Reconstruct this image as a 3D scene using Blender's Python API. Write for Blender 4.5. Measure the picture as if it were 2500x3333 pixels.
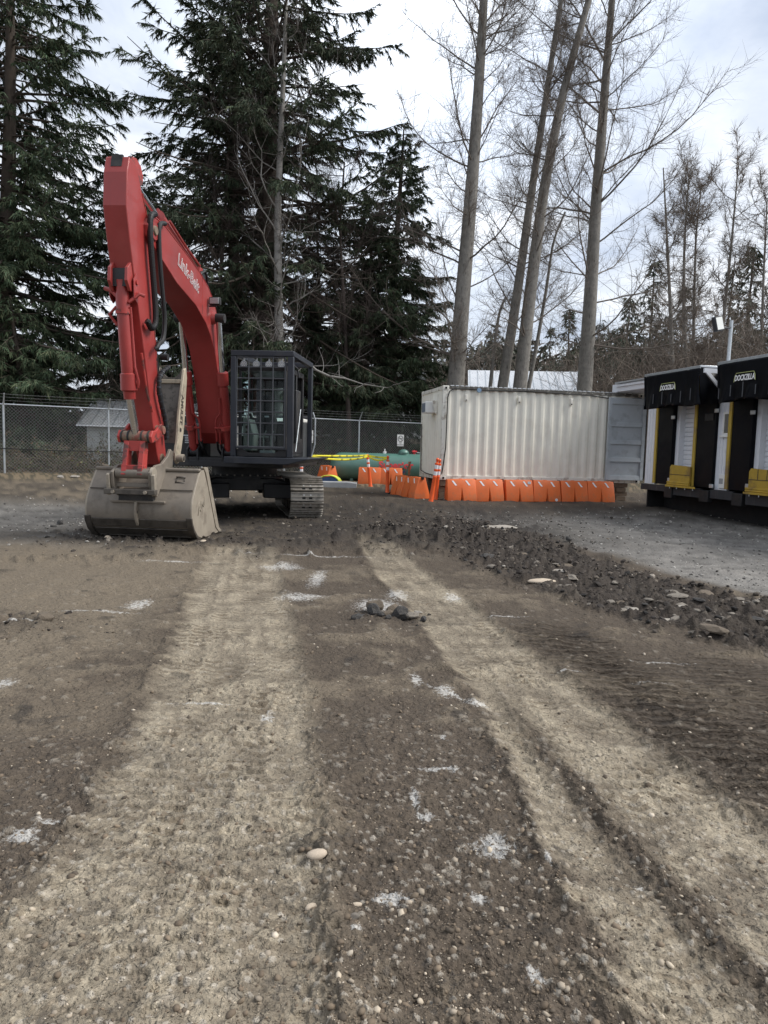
import bpy, math, random
import numpy as np
from mathutils import Vector, Matrix

# ------------------------------------------------------------------ camera, sky, sun, exposure
for o in list(bpy.data.objects):
    bpy.data.objects.remove(o)
scene = bpy.context.scene
C = scene.collection
CAM_H = 1.45
PITCH, ROLL, FPX = math.radians(5.1), math.radians(1.5), 2311.0
cd = bpy.data.cameras.new('camera')
cam = bpy.data.objects.new('camera', cd)
C.objects.link(cam)
cd.sensor_fit = 'VERTICAL'
cd.sensor_height = 24.0
cd.lens = FPX / 3333.0 * 24.0
cd.clip_start, cd.clip_end = 0.05, 3000
_f = Vector((0, math.cos(PITCH), -math.sin(PITCH)))
_r = Vector((1, 0, 0))
_u = _r.cross(_f)
_R = _r * math.cos(ROLL) + _u * math.sin(ROLL)
_U = -_r * math.sin(ROLL) + _u * math.cos(ROLL)
cam.matrix_world = Matrix(((_R.x, _U.x, -_f.x, 0), (_R.y, _U.y, -_f.y, 0), (_R.z, _U.z, -_f.z, CAM_H), (0, 0, 0, 1)))
scene.camera = cam

SUN_EL, SUN_AZ = math.radians(47), math.radians(92)      # veiled sun stands high to the right: right-hand faces are the lit ones
sun_dir = Vector((math.sin(SUN_AZ) * math.cos(SUN_EL), math.cos(SUN_AZ) * math.cos(SUN_EL), math.sin(SUN_EL)))
world = bpy.data.worlds.new('World')
scene.world = world
world.use_nodes = True
wn, wl = world.node_tree.nodes, world.node_tree.links
wn.clear()
w_out = wn.new('ShaderNodeOutputWorld')
sky = wn.new('ShaderNodeTexSky')
sky.sky_type = 'NISHITA'
sky.sun_disc = False
sky.sun_elevation = SUN_EL
sky.sun_rotation = SUN_AZ
bg_sky = wn.new('ShaderNodeBackground')
bg_sky.inputs['Strength'].default_value = 0.10
wl.new(sky.outputs['Color'], bg_sky.inputs['Color'])
tcw = wn.new('ShaderNodeTexCoord')
sepw = wn.new('ShaderNodeSeparateXYZ')
wl.new(tcw.outputs['Generated'], sepw.inputs[0])


def wmath(op, a, b=None, c=None):
    n = wn.new('ShaderNodeMath')
    n.operation = op
    for i, x in enumerate((a, b, c)):
        if x is None:
            continue
        if isinstance(x, (int, float)):
            n.inputs[i].default_value = x
        else:
            wl.new(x, n.inputs[i])
    return n.outputs[0]


# a cloud deck: project the view direction on a layer overhead so the clouds flatten to the horizon
zz = wmath('ADD', wmath('MAXIMUM', sepw.outputs['Z'], 0.0), 0.22)
px = wmath('DIVIDE', sepw.outputs['X'], zz)
py = wmath('DIVIDE', sepw.outputs['Y'], zz)
cmb = wn.new('ShaderNodeCombineXYZ')
wl.new(px, cmb.inputs[0])
wl.new(py, cmb.inputs[1])
cn = wn.new('ShaderNodeTexNoise')
cn.inputs['Scale'].default_value = 1.5
cn.inputs['Detail'].default_value = 7
cn.inputs['Roughness'].default_value = 0.58
cn.inputs['Distortion'].default_value = 0.35
wl.new(cmb.outputs[0], cn.inputs['Vector'])
cr = wn.new('ShaderNodeValToRGB')
cr.color_ramp.elements[0].position = 0.33
cr.color_ramp.elements[0].color = (0.31, 0.355, 0.44, 1)
cr.color_ramp.elements[1].position = 0.68
cr.color_ramp.elements[1].color = (0.74, 0.75, 0.77, 1)
e = cr.color_ramp.elements.new(0.5)
e.color = (0.47, 0.505, 0.56, 1)
wl.new(cn.outputs['Fac'], cr.inputs[0])
# thin bright cloud in one part of the sky
dp = wn.new('ShaderNodeVectorMath')
dp.operation = 'DOT_PRODUCT'
dp.inputs[1].default_value = (0.03, 0.85, 0.53)      # the thin bright cloud over the bare trees
wl.new(tcw.outputs['Generated'], dp.inputs[0])
glow = wmath('POWER', wmath('MAXIMUM', dp.outputs['Value'], 0.0), 22.0)
glow = wmath('MULTIPLY_ADD', glow, 0.8, 1.0)
vs = wn.new('ShaderNodeVectorMath')
vs.operation = 'SCALE'
wl.new(cr.outputs['Color'], vs.inputs[0])
wl.new(glow, vs.inputs['Scale'])
bg_cl = wn.new('ShaderNodeBackground')
bg_cl.inputs['Strength'].default_value = 1.0
wl.new(vs.outputs[0], bg_cl.inputs['Color'])
mixw = wn.new('ShaderNodeMixShader')
mixw.inputs[0].default_value = 0.9
wl.new(bg_sky.outputs[0], mixw.inputs[1])
wl.new(bg_cl.outputs[0], mixw.inputs[2])
wl.new(mixw.outputs[0], w_out.inputs[0])

sd = bpy.data.lights.new('sun', 'SUN')
sd.energy = 2.3
sd.angle = math.radians(28)
sd.color = (1.0, 0.97, 0.925)
sun = bpy.data.objects.new('sun', sd)
C.objects.link(sun)
sun.rotation_euler = sun_dir.to_track_quat('Z', 'Y').to_euler()
sun.location = (30, 0, 40)

vs_ = scene.view_settings
vs_.view_transform = 'Standard'
vs_.look = 'None'
vs_.gamma = 1
vs_.use_curve_mapping = False
vs_.exposure = 0.75

# ------------------------------------------------------------------ helpers
rng = np.random.default_rng(7)
random.seed(7)


def tag(o, label=None, cat=None, group=None, kind=None):
    if label: o['label'] = label
    if cat: o['category'] = cat
    if group: o['group'] = group
    if kind: o['kind'] = kind
    return o


def empty(name, loc=(0, 0, 0), rz=0.0, parent=None):
    o = bpy.data.objects.new(name, None)
    o.empty_display_size = 0.2
    C.objects.link(o)
    o.location = loc
    o.rotation_euler = (0, 0, rz)
    if parent: o.parent = parent
    return o


def link(name, me, m, parent=None):
    o = bpy.data.objects.new(name, me)
    if m is not None and not me.materials:
        me.materials.append(m)
    C.objects.link(o)
    if parent: o.parent = parent
    return o


class MB:
    def __init__(s):
        s.v, s.f = [], []

    def add(s, vs, fs):
        o = len(s.v)
        s.v += [tuple(map(float, v)) for v in vs]
        s.f += [tuple(i + o for i in f) for f in fs]
        return s

    def bb(s, x0, x1, y0, y1, z0, z1):
        return s.add([(x0, y0, z0), (x1, y0, z0), (x1, y1, z0), (x0, y1, z0), (x0, y0, z1), (x1, y0, z1), (x1, y1, z1), (x0, y1, z1)],
                     [(0, 3, 2, 1), (4, 5, 6, 7), (0, 1, 5, 4), (1, 2, 6, 5), (2, 3, 7, 6), (3, 0, 4, 7)])

    def box(s, c, d, M=None):
        t = MB().bb(-d[0] / 2, d[0] / 2, -d[1] / 2, d[1] / 2, -d[2] / 2, d[2] / 2)
        vs = [Vector(v) for v in t.v]
        if M is not None: vs = [M @ v for v in vs]
        return s.add([(v[0] + c[0], v[1] + c[1], v[2] + c[2]) for v in vs], t.f)

    def prism(s, poly, axis, a, b):
        """extrude a 2-D polygon (p,q) along axis 'x' (p=y,q=z), 'y' (p=x,q=z) or 'z' (p=x,q=y)"""
        def pt(p, h):
            return {'x': (h, p[0], p[1]), 'y': (p[0], h, p[1]), 'z': (p[0], p[1], h)}[axis]
        n = len(poly)
        vs = [pt(p, a) for p in poly] + [pt(p, b) for p in poly]
        fs = [tuple(range(n))[::-1], tuple(range(n, 2 * n))] + [(i, (i + 1) % n, n + (i + 1) % n, n + i) for i in range(n)]
        return s.add(vs, fs)

    def tube(s, P, R, n=10, cap=True):
        P = [Vector(p) for p in P]
        if isinstance(R, (int, float)): R = [R] * len(P)
        vs, fs = [], []
        up = None
        for i, p in enumerate(P):
            t = (P[min(i + 1, len(P) - 1)] - P[max(i - 1, 0)])
            t = t.normalized() if t.length > 1e-9 else Vector((0, 0, 1))
            if up is None:
                up = t.orthogonal().normalized()
            else:
                up = (up - t * up.dot(t))
                up = up.normalized() if up.length > 1e-6 else t.orthogonal().normalized()
            w = t.cross(up)
            for k in range(n):
                a = 2 * math.pi * k / n
                vs.append(p + (up * math.cos(a) + w * math.sin(a)) * R[i])
        for i in range(len(P) - 1):
            for k in range(n):
                fs.append((i * n + k, i * n + (k + 1) % n, (i + 1) * n + (k + 1) % n, (i + 1) * n + k))
        if cap:
            fs.append(tuple(range(n))[::-1])
            fs.append(tuple(range((len(P) - 1) * n, len(P) * n)))
        return s.add(vs, fs)

    def rod(s, a, b, r, n=12):
        return s.tube([a, b], [r, r], n)

    def mesh(s, name, sharp=35, smooth=True):
        me = bpy.data.meshes.new(name)
        me.from_pydata(s.v, [], s.f)
        fix_normals(me)
        if smooth:
            me.shade_smooth()
            me.set_sharp_from_angle(angle=math.radians(sharp))
        return me

    def build(s, name, m, parent=None, bevel=0.0, sharp=35, smooth=True, seg=2):
        o = link(name, s.mesh(name, sharp, smooth), m, parent)
        if bevel:
            b = o.modifiers.new('bevel', 'BEVEL')
            b.width = bevel
            b.segments = seg
            b.limit_method = 'ANGLE'
            b.angle_limit = math.radians(40)
            b.harden_normals = False
        return o


import bmesh


def fix_normals(me):
    bm = bmesh.new()
    bm.from_mesh(me)
    bmesh.ops.recalc_face_normals(bm, faces=bm.faces)
    bm.to_mesh(me)
    bm.free()
    me.update()


def np_mesh(name, V, F, m, parent=None, smooth=False, col=None, link_it=True):
    """fast mesh from numpy arrays; F is (n,3) or (n,4)"""
    V = np.asarray(V, np.float32).reshape(-1, 3)
    F = np.asarray(F, np.int32)
    k = F.shape[1]
    me = bpy.data.meshes.new(name)
    me.vertices.add(len(V))
    me.vertices.foreach_set('co', V.ravel())
    me.loops.add(F.size)
    me.loops.foreach_set('vertex_index', F.ravel())
    me.polygons.add(len(F))
    me.polygons.foreach_set('loop_start', np.arange(0, F.size, k, dtype=np.int32))
    me.polygons.foreach_set('loop_total', np.full(len(F), k, np.int32))
    me.polygons.foreach_set('use_smooth', np.full(len(F), bool(smooth)))
    if col is not None:
        a = me.attributes.new('Col', 'FLOAT_COLOR', 'POINT')
        c = np.ones((len(V), 4), np.float32)
        c[:, :col.shape[1]] = col
        a.data.foreach_set('color', c.ravel())
    me.update(calc_edges=True)
    if not link_it:
        me.materials.append(m)
        return me
    return link(name, me, m, parent)


def tubes_np(P, R, n=3):
    """P (N,K,3) polylines, R (N,K) radii -> verts, quads"""
    N, K, _ = P.shape
    T = np.empty_like(P)
    T[:, 1:-1] = P[:, 2:] - P[:, :-2]
    T[:, 0] = P[:, 1] - P[:, 0]
    T[:, -1] = P[:, -1] - P[:, -2]
    T /= np.linalg.norm(T, axis=2, keepdims=True) + 1e-9
    ref = np.where(np.abs(T[..., 2:3]) > 0.9, np.array([1., 0, 0]), np.array([0, 0, 1.]))
    A = np.cross(T, ref)
    A /= np.linalg.norm(A, axis=2, keepdims=True) + 1e-9
    B = np.cross(T, A)
    ang = np.arange(n) * 2 * np.pi / n
    V = P[:, :, None, :] + R[:, :, None, None] * (A[:, :, None, :] * np.cos(ang)[None, None, :, None] + B[:, :, None, :] * np.sin(ang)[None, None, :, None])
    i = (np.arange(N) * K * n)[:, None, None]
    k = (np.arange(K - 1) * n)[None, :, None]
    a = np.arange(n)[None, None, :]
    b = (a + 1) % n
    F = np.stack(np.broadcast_arrays(i + k + a, i + k + b, i + k + n + b, i + k + n + a), -1).reshape(-1, 4)
    return V.reshape(-1, 3), F


class Acc:
    """accumulates numpy meshes"""
    def __init__(s):
        s.V, s.F, s.C, s.n = [], [], [], 0

    def add(s, V, F, col=None):
        s.V.append(V)
        s.F.append(F + s.n)
        if col is not None:
            s.C.append(np.broadcast_to(col, V.shape))
        s.n += len(V)

    def out(s, name, m, parent=None, smooth=False):
        return np_mesh(name, np.concatenate(s.V), np.concatenate(s.F), m, parent, smooth, np.concatenate(s.C) if s.C else None)


# ---- materials
def mat(name, col, rough=0.6, metal=0.0, var=0.12, scale=5.0, dirt=None, damt=0.4, dscale=3.0, dsharp=0.12, bump=0.0, bscale=40.0,
        streak=None, samt=0.6, sscale=(9, 9, .5), coat=0.0, spec=0.5, attr=False):
    m = bpy.data.materials.new(name)
    m.use_nodes = True
    N, L = m.node_tree.nodes, m.node_tree.links
    b = N['Principled BSDF']
    b.inputs['Metallic'].default_value = metal
    b.inputs['Specular IOR Level'].default_value = spec
    b.inputs['Coat Weight'].default_value = coat
    tc = N.new('ShaderNodeTexCoord')
    n1 = N.new('ShaderNodeTexNoise')
    n1.inputs['Scale'].default_value = scale
    n1.inputs['Detail'].default_value = 6
    n1.inputs['Roughness'].default_value = 0.62
    L.new(tc.outputs['Object'], n1.inputs['Vector'])
    mr = N.new('ShaderNodeMapRange')
    mr.inputs['From Min'].default_value = 0.25
    mr.inputs['From Max'].default_value = 0.75
    mr.inputs['To Min'].default_value = 1 - var
    mr.inputs['To Max'].default_value = 1 + var
    L.new(n1.outputs['Fac'], mr.inputs['Value'])
    vm = N.new('ShaderNodeVectorMath')
    vm.operation = 'SCALE'
    if attr:
        at = N.new('ShaderNodeAttribute')
        at.attribute_name = 'Col'
        L.new(at.outputs['Color'], vm.inputs[0])
    else:
        vm.inputs[0].default_value = col[:3]
    L.new(mr.outputs[0], vm.inputs['Scale'])
    cur = vm.outputs[0]

    def over(cur, fac, c):
        mx = N.new('ShaderNodeMix')
        mx.data_type = 'RGBA'
        L.new(fac, mx.inputs['Factor'])
        L.new(cur, mx.inputs['A'])
        mx.inputs['B'].default_value = (*c[:3], 1)
        return mx.outputs['Result']

    def thr(vec_scale, sc, lo, amt, det=6):
        src = tc.outputs['Object']
        if vec_scale:
            mp = N.new('ShaderNodeMapping')
            mp.inputs['Scale'].default_value = vec_scale
            L.new(src, mp.inputs['Vector'])
            src = mp.outputs[0]
        n = N.new('ShaderNodeTexNoise')
        n.inputs['Scale'].default_value = sc
        n.inputs['Detail'].default_value = det
        n.inputs['Roughness'].default_value = 0.65
        L.new(src, n.inputs['Vector'])
        r = N.new('ShaderNodeMapRange')
        r.inputs['From Min'].default_value = lo
        r.inputs['From Max'].default_value = lo + dsharp
        r.inputs['To Max'].default_value = amt
        L.new(n.outputs['Fac'], r.inputs['Value'])
        return r.outputs[0]
    rfac = None
    if dirt is not None:
        rfac = thr(None, dscale, 0.52, damt)
        cur = over(cur, rfac, dirt)
    if streak is not None:
        cur = over(cur, thr(sscale, 1.0, 0.55, samt), streak)
    L.new(cur, b.inputs['Base Color'])
    rr = N.new('ShaderNodeMapRange')
    rr.inputs['From Min'].default_value = 0.3
    rr.inputs['From Max'].default_value = 0.7
    rr.inputs['To Min'].default_value = max(0.02, rough - 0.12)
    rr.inputs['To Max'].default_value = min(1, rough + 0.12)
    L.new(n1.outputs['Fac'], rr.inputs['Value'])
    L.new(rr.outputs[0], b.inputs['Roughness'])
    if bump:
        n2 = N.new('ShaderNodeTexNoise')
        n2.inputs['Scale'].default_value = bscale
        n2.inputs['Detail'].default_value = 5
        L.new(tc.outputs['Object'], n2.inputs['Vector'])
        bp = N.new('ShaderNodeBump')
        bp.inputs['Strength'].default_value = min(1, bump)
        bp.inputs['Distance'].default_value = 0.01
        L.new(n2.outputs['Fac'], bp.inputs['Height'])
        L.new(bp.outputs[0], b.inputs['Normal'])
    return m


def glass_mat(name, col=(0.8, 0.85, 0.85), rough=0.02, alpha=0.22):
    """thin window glass: mostly clear with a mirror-like surface"""
    m = bpy.data.materials.new(name)
    m.use_nodes = True
    N, L = m.node_tree.nodes, m.node_tree.links
    N.clear()
    o = N.new('ShaderNodeOutputMaterial')
    t = N.new('ShaderNodeBsdfTransparent')
    t.inputs['Color'].default_value = (*col, 1)
    g = N.new('ShaderNodeBsdfGlossy')
    g.inputs['Roughness'].default_value = rough
    mx = N.new('ShaderNodeMixShader')
    mx.inputs[0].default_value = 0.012
    L.new(t.outputs[0], mx.inputs[1])
    L.new(g.outputs[0], mx.inputs[2])
    L.new(mx.outputs[0], o.inputs[0])
    return m


def text_mesh(body, size, name='lettering', extrude=0.0, offset=0.0, shear=0.0, align='CENTER', spacing=1.0):
    cu = bpy.data.curves.new(name, 'FONT')
    cu.body = body
    cu.size = size
    cu.extrude = extrude
    cu.offset = offset
    cu.shear = shear
    cu.align_x = align
    cu.align_y = 'CENTER'
    cu.space_character = spacing
    cu.resolution_u = 3
    o = bpy.data.objects.new(name, cu)
    C.objects.link(o)
    dg = bpy.context.evaluated_depsgraph_get()
    me = bpy.data.meshes.new_from_object(o.evaluated_get(dg))
    bpy.data.objects.remove(o)
    bpy.data.curves.remove(cu)
    me.name = name
    me.materials.clear()
    return me


def put_text(me, M, m, name, parent):
    """place a flat text mesh (x right, y up) with a 4x4 matrix in the parent's space"""
    me.transform(M)
    return link(name, me, m, parent)


def frame(o, x, y, z):
    return Matrix(((x[0], y[0], z[0], o[0]), (x[1], y[1], z[1], o[1]), (x[2], y[2], z[2], o[2]), (0, 0, 0, 1)))


# ---- numpy noise
_G = np.random.default_rng(3)
_ang = _G.random((256, 256)) * 2 * np.pi
_gx, _gy = np.cos(_ang), np.sin(_ang)
_jx, _jy, _jr = _G.random((256, 256)), _G.random((256, 256)), _G.random((256, 256))


def gnoise(x, y, s=0):
    x = x + s * 37.13
    y = y + s * 91.71
    ix, iy = np.floor(x).astype(np.int64), np.floor(y).astype(np.int64)
    fx, fy = x - ix, y - iy
    u, v = fx * fx * fx * (fx * (fx * 6 - 15) + 10), fy * fy * fy * (fy * (fy * 6 - 15) + 10)

    def g(dx, dy):
        a, b = (ix + dx) & 255, (iy + dy) & 255
        return _gx[a, b] * (fx - dx) + _gy[a, b] * (fy - dy)
    n0 = g(0, 0) * (1 - u) + g(1, 0) * u
    n1 = g(0, 1) * (1 - u) + g(1, 1) * u
    return (n0 * (1 - v) + n1 * v) * 1.5


def fbm(x, y, o=4, s=0, gain=0.5):
    r, a = 0, 1.0
    for i in range(o):
        r = r + a * gnoise(x * 2 ** i, y * 2 ** i, s + i)
        a *= gain
    return r


def worley(x, y, s=0):
    x = x + s * 17.7
    y = y + s * 53.3
    ix, iy = np.floor(x).astype(np.int64), np.floor(y).astype(np.int64)
    best = np.full(x.shape, 9.0)
    idv = np.zeros(x.shape)
    for dx in (-1, 0, 1):
        for dy in (-1, 0, 1):
            a, b = (ix + dx) & 255, (iy + dy) & 255
            d = np.hypot(ix + dx + _jx[a, b] - x, iy + dy + _jy[a, b] - y)
            m = d < best
            best = np.where(m, d, best)
            idv = np.where(m, _jr[a, b], idv)
    return best, idv


def sstep(a, b, x):
    t = np.clip((x - a) / (b - a), 0, 1)
    return t * t * (3 - 2 * t)


def gz(x, y):
    """large shape of the yard: level in front, rising gently to the fence"""
    x, y = np.asarray(x, float), np.asarray(y, float)
    left = 0.37 * sstep(12.5, 22.5, y)
    right = 0.12 * sstep(15.5, 20, y) + 0.13 * sstep(20, 28, y)
    k = sstep(-8, -4.5, x)
    return left * (1 - k) + right * k


def gzf(x, y):
    return float(gz(x, y))

# ------------------------------------------------------------------ the ground: one sheet, dense where the yard lies open
LY = np.array([0.5, 1.67, 2.25, 2.9, 3.37, 4.02, 4.97, 6.48, 9.66, 11.5])
LX = np.array([-.48, -.55, -.61, -.70, -.77, -.86, -1.03, -1.33, -1.92, -2.25])
RY = np.array([0.5, 2.09, 2.62, 3.0, 3.48, 4.16, 5.14, 6.7, 7.88, 10.73, 12.5])
RX = np.array([1.22, 1.15, 1.10, 1.07, 1.01, .93, .75, .54, .28, -.10, -.3])
RW = np.array([.46, .44, .43, .39, .37, .33, .31, .30, .29, .27, .25])
RUY = np.array([4.6, 5.2, 5.8, 6.3, 7.2, 8.5, 9.9, 11.9, 14.4, 15.3])       # rubble band: near edge .. far edge by y
RU0 = np.array([2.95, 2.72, 2.35, 1.95, 1.55, 1.15, 0.85, 0.75, 0.9, 1.2])
RU1 = np.array([5.4, 5.0, 4.6, 4.35, 3.95, 3.45, 3.2, 2.75, 2.0, 1.3])
WHITE = [(-1.2, 8.43, .26, .30), (-.72, 7.74, .10, .5), (-.78, 6.75, .24, .20), (-.05, 6.5, .22, .28), (-2.47, 5.97, .5, .05), (-2.2, 6.3, .12, .2),
         (.23, 4.36, .05, .16), (.39, 4.16, .07, .14), (.56, 3.97, .09, .07), (.28, 3.15, .13, .035), (.16, 2.85, .025, .10), (.2, 2.72, .05, .035),
         (.43, 2.5, .09, .08), (-1.30, 2.5, .07, .06), (-2.24, 4.08, .1, .12), (-1.26, 2.62, .06, .03), (.05, 2.18, .08, .05), (.45, 2.56, .05, .04),
         (-.15, 6.1, .1, .05), (.62, 2.42, .02, .03), (-1.0, 3.9, .3, .02), (1.25, 4.6, .25, .02), (2.0, 4.9, .3, .03), (1.7, 4.4, .2, .02),
         (-.9, 9.4, 1.1, .06), (.15, 7.0, .12, .3), (1.1, 6.2, .25, .03), (-.6, 3.72, .05, .10), (0.33, 3.5, .02, .05), (.9, 2.3, .03, .03),
         (0.35, 2.2, .05, .04), (-2.9, 5.6, .3, .05), (-2.6, 8.6, .5, .06), (.7, 6.9, .1, .15), (0.45, 1.85, .03, .05), (-.05, 2.02, .03, .02)]


def yard(X, Y, fine=True):
    """height and albedo of the yard surface at world X, Y"""
    n1 = fbm(X * 1.1, Y * 1.1, 3, 1)
    n2 = fbm(X * 4.3, Y * 4.3, 4, 5)
    n3 = fbm(X * 17, Y * 17, 3, 11, .6)
    n4 = fbm(X * 60, Y * 60, 3, 23, .6)
    r = np.hypot(X, Y)
    near = 1 - sstep(2.3, 4.4, r)          # the mesh carries the finest relief only where it is dense enough
    midr = 1 - sstep(5, 10, r)
    dense = 1 - sstep(math.radians(35.6), math.radians(36.8), np.abs(np.arctan2(X, Y)))
    near, midr = near * dense, midr * dense
    n2 = n2 * (.25 + .75 * dense)
    n4 = n4 * near
    n3 = n3 * (.35 + .65 * near) * (.3 + .7 * midr) * dense
    fade = 1 - sstep(30, 45, r)
    # tyre tracks
    qL = X - np.interp(Y, LY, LX) + .05 * n2 + .03 * n3
    tl = (1 - sstep(.34, .54, np.abs(qL) * np.where(qL < 0, 1 - .28 * (1 - sstep(1.6, 2.8, Y)), 1))) * (1 - sstep(9.6, 10.8, Y + .6 * n1))
    hw = np.interp(Y, RY, RW)
    qR = X - np.interp(Y, RY, RX) + .05 * n2 + .03 * n3
    tr = (1 - sstep(hw * .82, hw * 1.22, np.abs(qR))) * (1 - sstep(10.6, 11.8, Y + .6 * n1))
    ds = np.exp(-((X - np.interp(Y, [1.5, 1.93, 3.26, 4.6], [1.13, 1.06, .82, .70]) + .04 * n2) / .075) ** 2) * (1 - sstep(3.2, 4.6, Y))
    ds2 = np.exp(-((X - np.interp(Y, [1.5, 3.0, 4.6], [-.30, -.42, -.62]) + .05 * n2) / .035) ** 2) * (1 - sstep(3.0, 5, Y)) * (n1 > -.2)
    tr2 = tr * (1 - .85 * np.clip(ds, 0, 1))
    tl2 = tl * (1 - .35 * np.clip(ds2, 0, 1))
    # left apron: pale, smoothed dirt and old grey gravel
    apron = sstep(-1.4, -2.6, X + .8 * n1) * sstep(2.2, 4.5, Y)
    patch = sstep(.05, .55, n1 + .5 * n2) * .55
    T = np.clip(np.maximum(tl2, tr2), 0, 1) * np.clip(.86 + .30 * n1 + .25 * n2, .25, 1)
    # rubble band
    ru = sstep(0, .35, X - np.interp(Y, RUY, RU0) + .25 * n2) * sstep(0, .35, np.interp(Y, RUY, RU1) - X + .25 * n2)
    ru = ru * sstep(4.3, 5.0, Y) * (1 - sstep(14.6, 15.6, Y))
    ru2 = np.exp(-(((X - .2) / 1.8) ** 2 + ((Y - 12.6) / 1.7) ** 2)) * sstep(-.25, .4, n1 + .3 * n2)
    ru3 = sstep(2.1, 2.7, X + .2 * n2) * sstep(2.6, 3.2, Y) * (1 - sstep(3.9, 4.3, Y))
    ru4 = np.exp(-(((X + 3.9) / 1.5) ** 2 + ((Y - 10.6 + .12 * (X + 3.7)) / .7) ** 2)) * sstep(-.5, .35, n2 + .5 * n1 + .2)
    ru5 = np.exp(-(((X + 3.0) / .5) ** 2 + ((Y - 5.45) / .35) ** 2))
    ru6 = np.exp(-(((X - .12) / .42) ** 2 + ((Y - 6.05) / .16) ** 2))
    RU = np.clip(np.maximum.reduce([ru, ru2 * .8, ru3 * .7, ru4, ru5 * .7, ru6 * .55]), 0, 1)
    # old asphalt / packed grey gravel
    asp = np.maximum(sstep(0, .4, X - np.interp(Y, RUY, RU1)) * sstep(5.5, 7.5, Y) * (1 - sstep(15.0, 18.2, Y + .4 * n1 - .35 * (X - 4))), sstep(-2.9, -4.2, X + .5 * n1) * sstep(9.2, 11, Y) * (1 - sstep(14.5, 17, Y)))
    asp = asp * (1 - RU)
    dark_soil = np.clip(sstep(-3.2, -.8, X) * (1 - sstep(2.5, 5.0, X)) * sstep(8.7, 12.2, Y + 1.5 * n1 + .8 * n2) * (1 - sstep(17.5, 19.5, Y)), 0, 1)  # darker ground around the excavator and across the back of the yard
    dark_soil = np.maximum(dark_soil, sstep(-6.5, -4, X) * (1 - sstep(-1, .5, X)) * sstep(9.0, 11.2, Y + 1.2 * n1 + .6 * n2) * (1 - sstep(18, 20, Y)))
    dark_soil = np.maximum(dark_soil, .75 * sstep(14.5, 16.5, Y) * (1 - sstep(23, 26, Y)) * sstep(-.35, .45, n1 + .4 * n2 + .25))
    # crawler prints pressed beside the right-hand track
    cx = X - np.interp(Y, [2.6, 3.02, 3.52, 4.2, 4.64, 5.31, 6.2], [1.9, 1.86, 1.72, 1.66, 1.56, 1.46, 1.3])
    cr_ = np.exp(-(cx / .30) ** 2) * sstep(2.2, 3.0, Y) * (1 - sstep(5.4, 6.3, Y))
    cr2 = np.exp(-((X - 2.3 - .1 * (Y - 4)) / .35) ** 2) * sstep(2.4, 3.2, Y) * (1 - sstep(4.6, 5.4, Y))
    CR = np.clip(cr_ + .7 * cr2, 0, 1) * (1 - RU)
    LO = np.clip(1 - T - .8 * asp, 0, 1)                       # loose soil
    f1, id1 = worley(X * 13, Y * 13, 2)
    f2, id2 = worley(X * 34, Y * 34, 4)
    f3, id3 = worley(X * 6, Y * 6, 6)
    h = .024 * n1 + .011 * n2
    clod1 = np.clip(.42 - f1, 0, 1) * (id1 > .55) * midr
    clod2 = np.clip(.45 - f2, 0, 1) * (id2 > .35) * near
    h = h + LO * (.007 * n3 + .0035 * n4 + .022 * clod1 + .016 * clod2) + (1 - LO) * (.0022 * n3 + .0018 * n4 + .010 * clod2 * (id2 > .7))
    h = h - .014 * T
    for q, w_, msk in ((qL, .44, 1 - sstep(9, 10.5, Y)), (qR, hw, 1 - sstep(10, 11.5, Y))):
        h = h + .020 * np.exp(-((np.abs(q) - w_ - .05) / .05) ** 2) * np.clip(.55 + 1.1 * n2 + .5 * n3, 0, 2) * msk
    # tread blocks
    w = Y * 2 * np.pi / .085
    tread = (np.sin(w + 1.3 * np.sign(np.sin(q_ := X * 2 * np.pi / .3))) > .2).astype(float) * sstep(-.25, .35, n1 * .8 + .6 * fbm(X * 2.2, Y * .8, 2, 31))
    h = h - .013 * tread * T * dense * (1 - sstep(4, 7, r)) * (np.abs(np.sin(q_)) > .25)
    h = h + .016 * np.clip(ds, 0, 1) * (.5 + n3) - .010 * np.clip(ds2, 0, 1)
    h = h + CR * (.012 * n3 + .01 * n2)
    h = h + RU * (.045 * (n2 + .3) + .10 * np.clip(.5 - f3, 0, 1) * (id3 > .3) + .07 * np.clip(.48 - f1, 0, 1) + .02 * n3) - .01 * RU
    # ridges pushed up in front of the bucket
    for (yc, sl, hh, wd, x0, x1) in ((10.0, .10, .055, .18, -3.4, 1.4), (10.65, -.05, .05, .2, -2.4, 1.8), (9.7, .25, .05, .14, -5.0, -2.4), (11.6, .1, .08, .22, -1.2, 2.4), (12.6, -.1, .07, .25, -.8, 3.0)):
        h = h + hh * np.exp(-((Y - yc - sl * X + .35 * n2) / wd) ** 2) * sstep(x0, x0 + .6, X) * (1 - sstep(x1 - .6, x1, X)) * np.clip(.7 + n2, 0, 1.6)
    h = h - .05 * np.exp(-(((X - .12) / .14) ** 2 + ((Y - 1.80) / .05) ** 2)) - .03 * np.exp(-(((X - .3) / .2) ** 2 + ((Y - 1.9 - .25 * (X - .3)) / .025) ** 2))
    h = h + dark_soil * (.012 * n2 + .02 * n3 * (1 - sstep(15, 20, r)) + .03 * np.clip(.45 - f1, 0, 1))
    h = h * fade
    # ---- albedo
    soil = np.array([.089, .071, .054])
    pale = np.array([.318, .272, .203])
    dark = np.array([.034, .030, .027])
    grey = np.array([.215, .205, .19])
    rub = np.array([.046, .038, .032])
    mid = np.array([.170, .139, .102])

    def lerp(a, b, t):
        return a + (b - a) * t[..., None]
    col = np.broadcast_to(soil, X.shape + (3,)).copy()
    col = lerp(col, mid, np.clip(apron * .9 + patch * 1.25, 0, 1))
    col = lerp(col, pale, T * np.clip(.86 + .35 * n2, 0, 1))
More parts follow.
